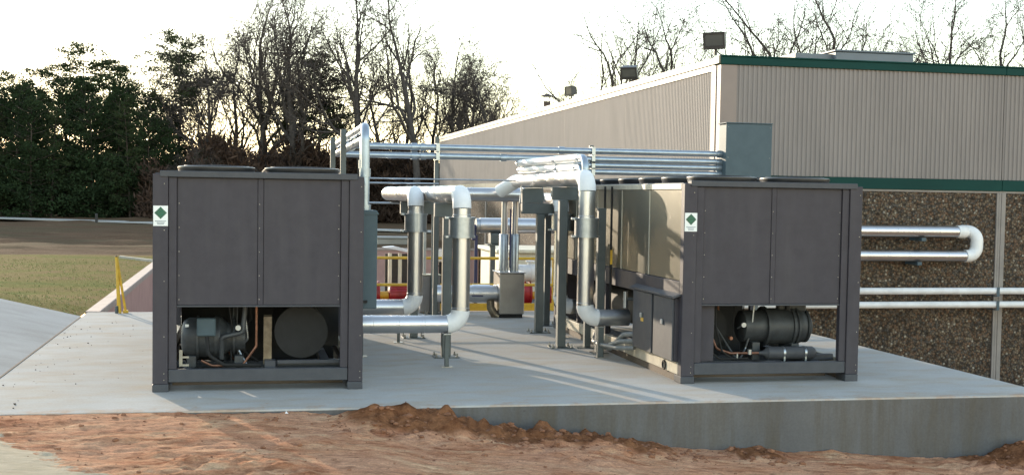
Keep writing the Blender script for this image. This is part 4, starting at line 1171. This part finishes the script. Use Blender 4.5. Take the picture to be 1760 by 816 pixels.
# ------------------------------------------------------------------ loose bits
rs = np.random.RandomState(21)
def lumps(pts, sizes, flat=0.6):
    m = MB()
    g_ = (1 + 5 ** .5) / 2
    base = [Vector(q).normalized() for q in ((-1, g_, 0), (1, g_, 0), (-1, -g_, 0), (1, -g_, 0), (0, -1, g_), (0, 1, g_), (0, -1, -g_), (0, 1, -g_), (g_, 0, -1), (g_, 0, 1), (-g_, 0, -1), (-g_, 0, 1))]
    fs = [(0, 11, 5), (0, 5, 1), (0, 1, 7), (0, 7, 10), (0, 10, 11), (1, 5, 9), (5, 11, 4), (11, 10, 2), (10, 7, 6), (7, 1, 8), (3, 9, 4), (3, 4, 2), (3, 2, 6), (3, 6, 8), (3, 8, 9), (4, 9, 5), (2, 4, 11), (6, 2, 10), (8, 6, 7), (9, 8, 1)]
    for p, s_ in zip(pts, sizes):
        a = rs.rand() * 6.28
        vs = []
        for b in base:
            j = s_ * (0.72 + 0.5 * rs.rand(3))
            x, y, z = b[0] * j[0], b[1] * j[1] * .8, b[2] * j[2] * flat
            vs.append((p[0] + x * cos(a) - y * sin(a), p[1] + x * sin(a) + y * cos(a), p[2] + z))
        m.add(vs, fs)
    return m
pts = []; sz = []
for i in range(520):
    x = -3 + 12.5 * rs.rand(); y = 10.0 + 2.72 * rs.rand() ** .8
    if sandf(np.array([x]), np.array([y]))[0] > .55 and rs.rand() < .85: continue
    s_ = .008 + .03 * rs.rand() ** 4
    pts.append((x, y, float(dirt_z(np.array([x]), np.array([y]))[0]) + s_ * .05)); sz.append(s_)
for i in range(620):
    x = .8 + 3.9 * rs.rand() if i < 420 else (7.9 + 1.3 * rs.rand() if i < 540 else 4.9 + .8 * rs.rand()); y = 11.95 + .75 * rs.rand()
    s_ = .010 + .042 * rs.rand() ** 3
    pts.append((x, y, float(dirt_z(np.array([x]), np.array([y]))[0]) + s_ * .05)); sz.append(s_)
part('clay_clods', lumps(pts, sz), 'clod', label='loose red clay clods strewn before the pad', cat='dirt clods', kind='stuff', smooth=False)
pts = []; sz = []
for i in range(75):
    y = 13 + 9 * rs.rand()
    x = PADL + .02 + abs(rs.randn()) * .45
    if rs.rand() < .3: x = PADL + 2 * rs.rand()
    s_ = .005 + .010 * rs.rand() ** 3
    pts.append((x, y, s_ * .4)); sz.append(s_)
part('crumbs', lumps(pts, sz), 'speck', label='dark crumbs of dirt scattered along the ramp joint', cat='crumbs', kind='stuff', smooth=False)
part('joint_filler', MB().box(PADL - .012, PADL + .012, PADF + .05, 22.5, -.01, .006), 'speck', kind='structure')
part('paper_scrap', MB().prism([(.33, 12.62), (.46, 12.60), (.42, 12.68)], 'z', -.05, -.047).add(
    [(.37, 12.62, -.06), (.45, 12.63, -.06), (.40, 12.66, .0), (.37, 12.625, -.058), (.45, 12.635, -.058), (.40, 12.665, .002)],
    [(0, 1, 2), (5, 4, 3), (0, 3, 4, 1), (1, 4, 5, 2), (2, 5, 3, 0)]), 'paper', label='scrap of white paper at the foot of the pad edge', cat='litter', smooth=False)
part('marker_post', MB().cyl((-9.7, 87.2, 0), (-9.7, 87.2, .55), .09, n=8).dome((-9.7, 87.2, .55), (0, 0, 1), .09, .05, 8, 3), 'bronze', label='small dark marker post beside the far road', cat='post')

# ------------------------------------------------------------------ trees
class TB:                                  # fast collector of thin tubes
    def __init__(s): s.v = []; s.f = []; s.n = 0
    def tube(s, pts, rad, k):
        m = len(pts)
        for i in range(m):
            a = pts[max(0, i - 1)]; b = pts[min(m - 1, i + 1)]
            d = b - a; d = d / (np.linalg.norm(d) + 1e-9)
            ref = np.array([0, 0, 1.0]) if abs(d[2]) < .9 else np.array([1.0, 0, 0])
            u = np.cross(d, ref); u /= np.linalg.norm(u) + 1e-9
            w = np.cross(d, u)
            for j in range(k):
                an = 2 * pi * j / k
                s.v.append(pts[i] + (u * cos(an) + w * sin(an)) * rad[i])
        for i in range(m - 1):
            for j in range(k):
                s.f.append((s.n + i * k + j, s.n + i * k + (j + 1) % k, s.n + (i + 1) * k + (j + 1) % k, s.n + (i + 1) * k + j))
        s.n += m * k
    def mesh(s, name, mat):
        me = bpy.data.meshes.new(name)
        me.from_pydata([tuple(p) for p in s.v], [], s.f)
        me.materials.append(MT[mat])
        me.polygons.foreach_set('use_smooth', [True] * len(me.polygons))
        return me

def bare_tree(seed, h, clear=.3, spread=.75, fork=1, dens=1.0):
    R = np.random.RandomState(seed)
    tk, cr = TB(), TB()
    def grow(p, d, L, r, lev):
        n = (7, 6, 4, 3, 2)[lev]
        pts = [p]; rads = [r]; dirs = [d]
        up = (.03, .07, .05, .03, .02)[lev]; wig = (.07, .17, .2, .22, .24)[lev]
        tip = (.35, .28, .3, .4, .5)[lev]
        for i in range(n):
            d = d + R.randn(3) * wig + np.array([0, 0, up])
            d /= np.linalg.norm(d)
            p = p + d * L / n
            pts.append(p); rads.append(r * (1 - (1 - tip) * (i + 1) / n)); dirs.append(d)
        (tk if lev < 2 else cr).tube(pts, rads, (7, 5, 4, 3, 3)[lev])
        if lev == 4: return
        nc = int(((8, 7, 6, 4)[lev]) * dens * (.8 + .4 * R.rand()) + .5)
        lo = (clear, .25, .2, .15)[lev]
        for c in range(nc):
            t_ = lo + (1 - lo) * (c + R.rand()) / nc
            f = t_ * n; i = min(int(f), n - 1); q = pts[i] + (pts[i + 1] - pts[i]) * (f - i)
            rr = rads[i] + (rads[i + 1] - rads[i]) * (f - i)
            dd = dirs[i + 1]
            side = R.randn(3); side -= dd * side.dot(dd); side /= np.linalg.norm(side) + 1e-9
            a = (spread, .62, .7, .75)[lev] * (.7 + .6 * R.rand())
            nd_ = dd * cos(a) + side * sin(a)
            if lev == 0: nd_[2] = abs(nd_[2]) * .8 + .25
            nd_ /= np.linalg.norm(nd_)
            Ln = ((.50 * h * (1.12 - t_ * .75)), L * .52, L * .55, L * .55)[lev] * (.7 + .6 * R.rand())
            grow(q, nd_, Ln, max(rr * (.64, .64, .62, .65)[lev], .0135), lev + 1)
        if lev < 3:
            grow(pts[-1], dirs[-1], L * .4, rads[-1], lev + 1)
    for k in range(fork):
        d = np.array([0, 0, 1.0]) + (R.randn(3) * .22 * (fork > 1)) + R.randn(3) * .03
        d /= np.linalg.norm(d)
        grow(np.array([.25 * k * (fork > 1), 0, -.1]), d, h * .66, h * (.0165 if fork == 1 else .0135), 0)
    return tk.mesh('trunk', 'bark'), cr.mesh('crown', 'twig')

def needle_clump(R, c, rad, n, size, V, F, wr=.30, up=.25, sq=.62):
    o = len(V)
    P = R.randn(n, 3); P /= np.linalg.norm(P, axis=1)[:, None] + 1e-9
    rr = rad * R.rand(n) ** .45
    C = c + P * rr[:, None] * np.array([1, 1, sq])
    D = P * .7 + R.randn(n, 3) * .6; D[:, 2] += up
    D /= np.linalg.norm(D, axis=1)[:, None] + 1e-9
    S = np.cross(D, R.randn(n, 3)); S /= np.linalg.norm(S, axis=1)[:, None] + 1e-9
    L_ = size * (.6 + .8 * R.rand(n))[:, None]; Wd = size * wr * (.6 + .8 * R.rand(n))[:, None]
    a = C - D * L_ * .5; b = C + S * Wd; e = C + D * L_ * .6; f = C - S * Wd
    q = np.stack([a, b, e, f], 1).reshape(-1, 3)
    V.extend(map(tuple, q))
    F.extend([(o + 4 * i, o + 4 * i + 1, o + 4 * i + 2, o + 4 * i + 3) for i in range(n)])

def pine_tree(seed, h, crown_lo=.3, width=.2, full=1.0, mat='needle', flat=False):
    R = np.random.RandomState(seed)
    tk = TB()
    n = 8
    p = np.array([0, 0, -.1]); pts = [p]
    d = np.array([0, 0, 1.0])
    for i in range(n):
        d = d + R.randn(3) * .02; d /= np.linalg.norm(d); p = p + d * h * .97 / n; pts.append(p)
    tk.tube(pts, [h * .012 * (1 - .85 * i / n) for i in range(n + 1)], 7)
    V, F = [], []
    nb_ = int(46 * full)
    for b in range(nb_):
        t_ = crown_lo + (1 - crown_lo) * ((b + R.rand()) / nb_)
        f = t_ * n; i = min(int(f), n - 1); q = pts[i] + (pts[i + 1] - pts[i]) * (f - i)
        rel = (t_ - crown_lo) / (1 - crown_lo)
        prof = sin(pi * (.2 + .70 * rel)) ** .7 if flat else (1 - rel * .92) ** .55 * (.6 + .4 * min(1, rel * 4))
        Lb = h * width * max(.12, prof) * (.65 + .6 * R.rand())
        a = R.rand() * 2 * pi
        dr = np.array([cos(a), sin(a), .22 + .3 * rel - .15 * (1 - rel)]); dr /= np.linalg.norm(dr)
        e = q + dr * Lb
        tk.tube([q, q + dr * Lb * .5 + np.array([0, 0, -.05 * Lb]), e], [.05 * (1.2 - rel) * h / 13, .03, .012], 4)
        m = max(2, int(Lb / .55))
        for j in range(m):
            c = q + dr * Lb * (.25 + .85 * (j + R.rand() * .7) / m) + R.randn(3) * .26
            needle_clump(R, c, (.46 if crown_lo > .3 else .38) + .3 * R.rand(), int((60 if crown_lo > .3 else 44) * (.5 + .9 * R.rand())), .17, V, F, .26, .25, .42 if crown_lo > .3 else .6)
    me = bpy.data.meshes.new('crown'); me.from_pydata(V, [], F); me.materials.append(MT[mat])
    return tk.mesh('trunk', 'pinebark'), me

BARE = [bare_tree(100 + i, h, c, s_, fk, dn) for i, (h, c, s_, fk, dn) in enumerate((
    (16, .30, .8, 1, .95), (15, .24, .85, 1, .98), (17, .38, .66, 1, .88), (14, .2, .9, 2, .82), (18, .42, .64, 1, .86), (13, .24, .9, 1, .98), (18, .22, .7, 2, .8), (18, .26, .62, 3, .68), (17, .3, .8, 1, .9)))]
BH = (16, 15, 17, 14, 18, 13, 18, 18, 17)
PINE = [pine_tree(200 + i, h, lo, w_, fu, mt, fl) for i, (h, lo, w_, fu, mt, fl) in enumerate((
    (13, .10, .24, 1.5, 'needle', False), (14, .60, .21, 1.0, 'needle', True), (12, .04, .27, 1.7, 'needle2', True), (14, .50, .2, 1.05, 'needle', True), (10, .02, .30, 1.7, 'needle2', False)))]
PH = (13, 14, 12, 14, 10)
def tree(kind, var, x, y, h, label, group, rot=None):
    src, hs = (BARE, BH) if kind == 'bare' else (PINE, PH)
    o = bpy.data.objects.new('bare_tree' if kind == 'bare' else 'pine_tree', None)
    COL.objects.link(o)
    o['base'] = [0.0, 0.0, 0.0]
    o.location = (x, y, -.05)
    o.rotation_euler[2] = rng.random() * 6.28 if rot is None else rot
    s_ = h / hs[var]
    o.scale = (s_, s_, s_)
    o['label'] = label; o['category'] = 'tree'; o['group'] = group
    for nme, me in zip(('trunk', 'crown'), src[var]):
        c = bpy.data.objects.new(nme, me); COL.objects.link(c); c.parent = o
    return o
def at(px, Y):                              # ground X under a bearing at depth Y
    a = YAW + math.atan((px - 880) / 2163.8)
    return Y * math.tan(a)
GW = 'dark evergreens of the wood edge'
LW = 'dark evergreen in the dense wood edge left of the bare trees'
# tall pines that stand out against the sky
for px, Y, h, v_, lab in ((135, 112, 14.6, 1, 'tall pine with an open round crown above the left wood'), (198, 115, 13.8, 3, 'pine with rounded crown left of the leaning tall pine'),
                          (303, 108, 15.4, 1, 'tallest pine with flat layered crown at the edge of the bare trees'), (62, 114, 12.9, 3, 'slim pine rising above the far left of the wood'),
                          (15, 112, 12.0, 1, 'pine at the very left edge of the picture'), (545, 104, 13.6, 3, 'dark pine half hidden among the bare trees'),
                          (505, 106, 11.0, 1, 'lower dark pine among the bare trees')):
    tree('pine', v_, at(px, Y), Y, h, lab, 'pines standing above the wood')
i = 0
for row, (Y0, hA, hB) in enumerate(((104, 8.2, 10.5), (109, 8.8, 11.5), (116, 9.5, 12.4))):
    px = -520 + row * 22
    while px < 350 + row * 25:
        f = 1.0 if px < 240 else max(.55, 1 - (px - 240) / 300)
        tree('pine', (0, 2, 4)[(i + row) % 3], at(px, Y0) + rng.uniform(-.6, .6), Y0 + rng.uniform(-2, 2), rng.uniform(hA, hB) * f, LW, GW)
        px += rng.uniform(34, 52); i += 1
GB = 'bare trees of the wood behind the pad'
LB = 'leafless tree in the tangled wood between pines and building'
for px, Y, h, v_ in ((345, 112, 12.5, 1), (372, 105, 13.0, 5), (440, 103, 16.0, 1), (472, 108, 17.6, 2), (505, 100, 16.6, 0), (535, 104, 16.8, 6), (660, 108, 13.6, 1), 
                     (760, 105, 13.8, 5), (812, 104, 12.8, 0), (832, 110, 11.4, 5), (240, 118, 13.0, 1), (405, 110, 14.2, 0), (690, 112, 14.2, 0), (615, 111, 13, 1), (735, 110, 13.6, 0), (330, 118, 13.0, 3), (520, 118, 14, 1), (850, 116, 11.5, 3)):
    tree('bare', v_, at(px, Y), Y, h * 1.16, LB, GB)
for px, Y, h, v_, lab in ((628, 96, 20.5, 4, 'tall leafless tree rising out of frame above the pipe bend'), (716, 95, 20.5, 2, 'tall straight leafless tree above the two long conduits'),
                          (600, 103, 19.0, 8, 'leafless tree just left of the tallest one'), (852, 98, 13.6, 1, 'rounded leafless tree at the end of the wood beside the building')):
    tree('bare', v_, at(px, Y), Y, h, lab, 'standout bare trees')
for px, Y, h, v_, lab in ((1062, 92, 19.0, 7, 'leafless tree above the middle floodlight'), (1118, 97, 18.5, 6, 'leafless tree left of the corner floodlight'), (1168, 100, 15.8, 1, 'smaller leafless tree behind the building corner'),
                          (1012, 100, 12.0, 5, 'low rounded leafless tree beyond the farthest floodlight'), (1255, 88, 19.5, 7, 'leafless tree right of the corner floodlight'), (1390, 82, 20.5, 6, 'large spreading leafless tree over the grey rooftop unit'),
                          (1448, 86, 18.0, 7, 'leafless tree behind the rooftop unit'), (1605, 80, 18.2, 8, 'thin leafless tree right of the rooftop unit'), (1722, 78, 19.0, 6, 'leafless tree above the right end of the fascia'), (1775, 82, 18, 8, 'leafless tree cut by the right picture edge'),
                          (1330, 100, 16, 8, 'faint small leafless tree between the corner light and rooftop unit')):
    tree('bare', v_, at(px, Y), Y, h, lab, 'bare trees behind the building')
for k in range(16):                         # saplings that break up the top of the undergrowth
    px = rng.uniform(325, 870); Y = rng.uniform(97, 108)
    tree('bare', (3, 5, 1)[k % 3], at(px, Y), Y, rng.uniform(5.0, 7.0), 'slender leafless sapling at the foot of the bare wood', 'saplings below the bare trees')
# undergrowth that fills the foot of the wood
R = np.random.RandomState(77)
V, F = [], []
for k in range(5600):
    px = R.uniform(250, 905); Y = R.uniform(98, 119)
    top = (5.6 if px > 330 else 4.0) + 3.2 * float(vn.fbm(np.array([px / 42.0]), np.array([2.5]), 3)[0])
    if px > 760: top *= .85
    z = top * R.rand() ** 1.5
    needle_clump(R, np.array([at(px, Y), Y, z]), .9 + .6 * R.rand(), 26, .60, V, F, .10, .7)
me = bpy.data.meshes.new('undergrowth'); me.from_pydata(V, [], F); me.materials.append(MT['thicket'])
put('undergrowth', me, label='brown tangled undergrowth at the foot of the wood', cat='undergrowth', kind='stuff')
V, F = [], []
for k in range(2300):
    px = R.uniform(-520, 380); Y = R.uniform(101, 118)
    needle_clump(R, np.array([at(px, Y), Y, 4.6 * R.rand() ** 1.1]), .8 + .6 * R.rand(), 46, .26, V, F, .22, .3)
me = bpy.data.meshes.new('evergreen_scrub'); me.from_pydata(V, [], F); me.materials.append(MT['needle2'])
put('evergreen_scrub', me, label='dark evergreen scrub at the foot of the pines', cat='scrub', kind='stuff')
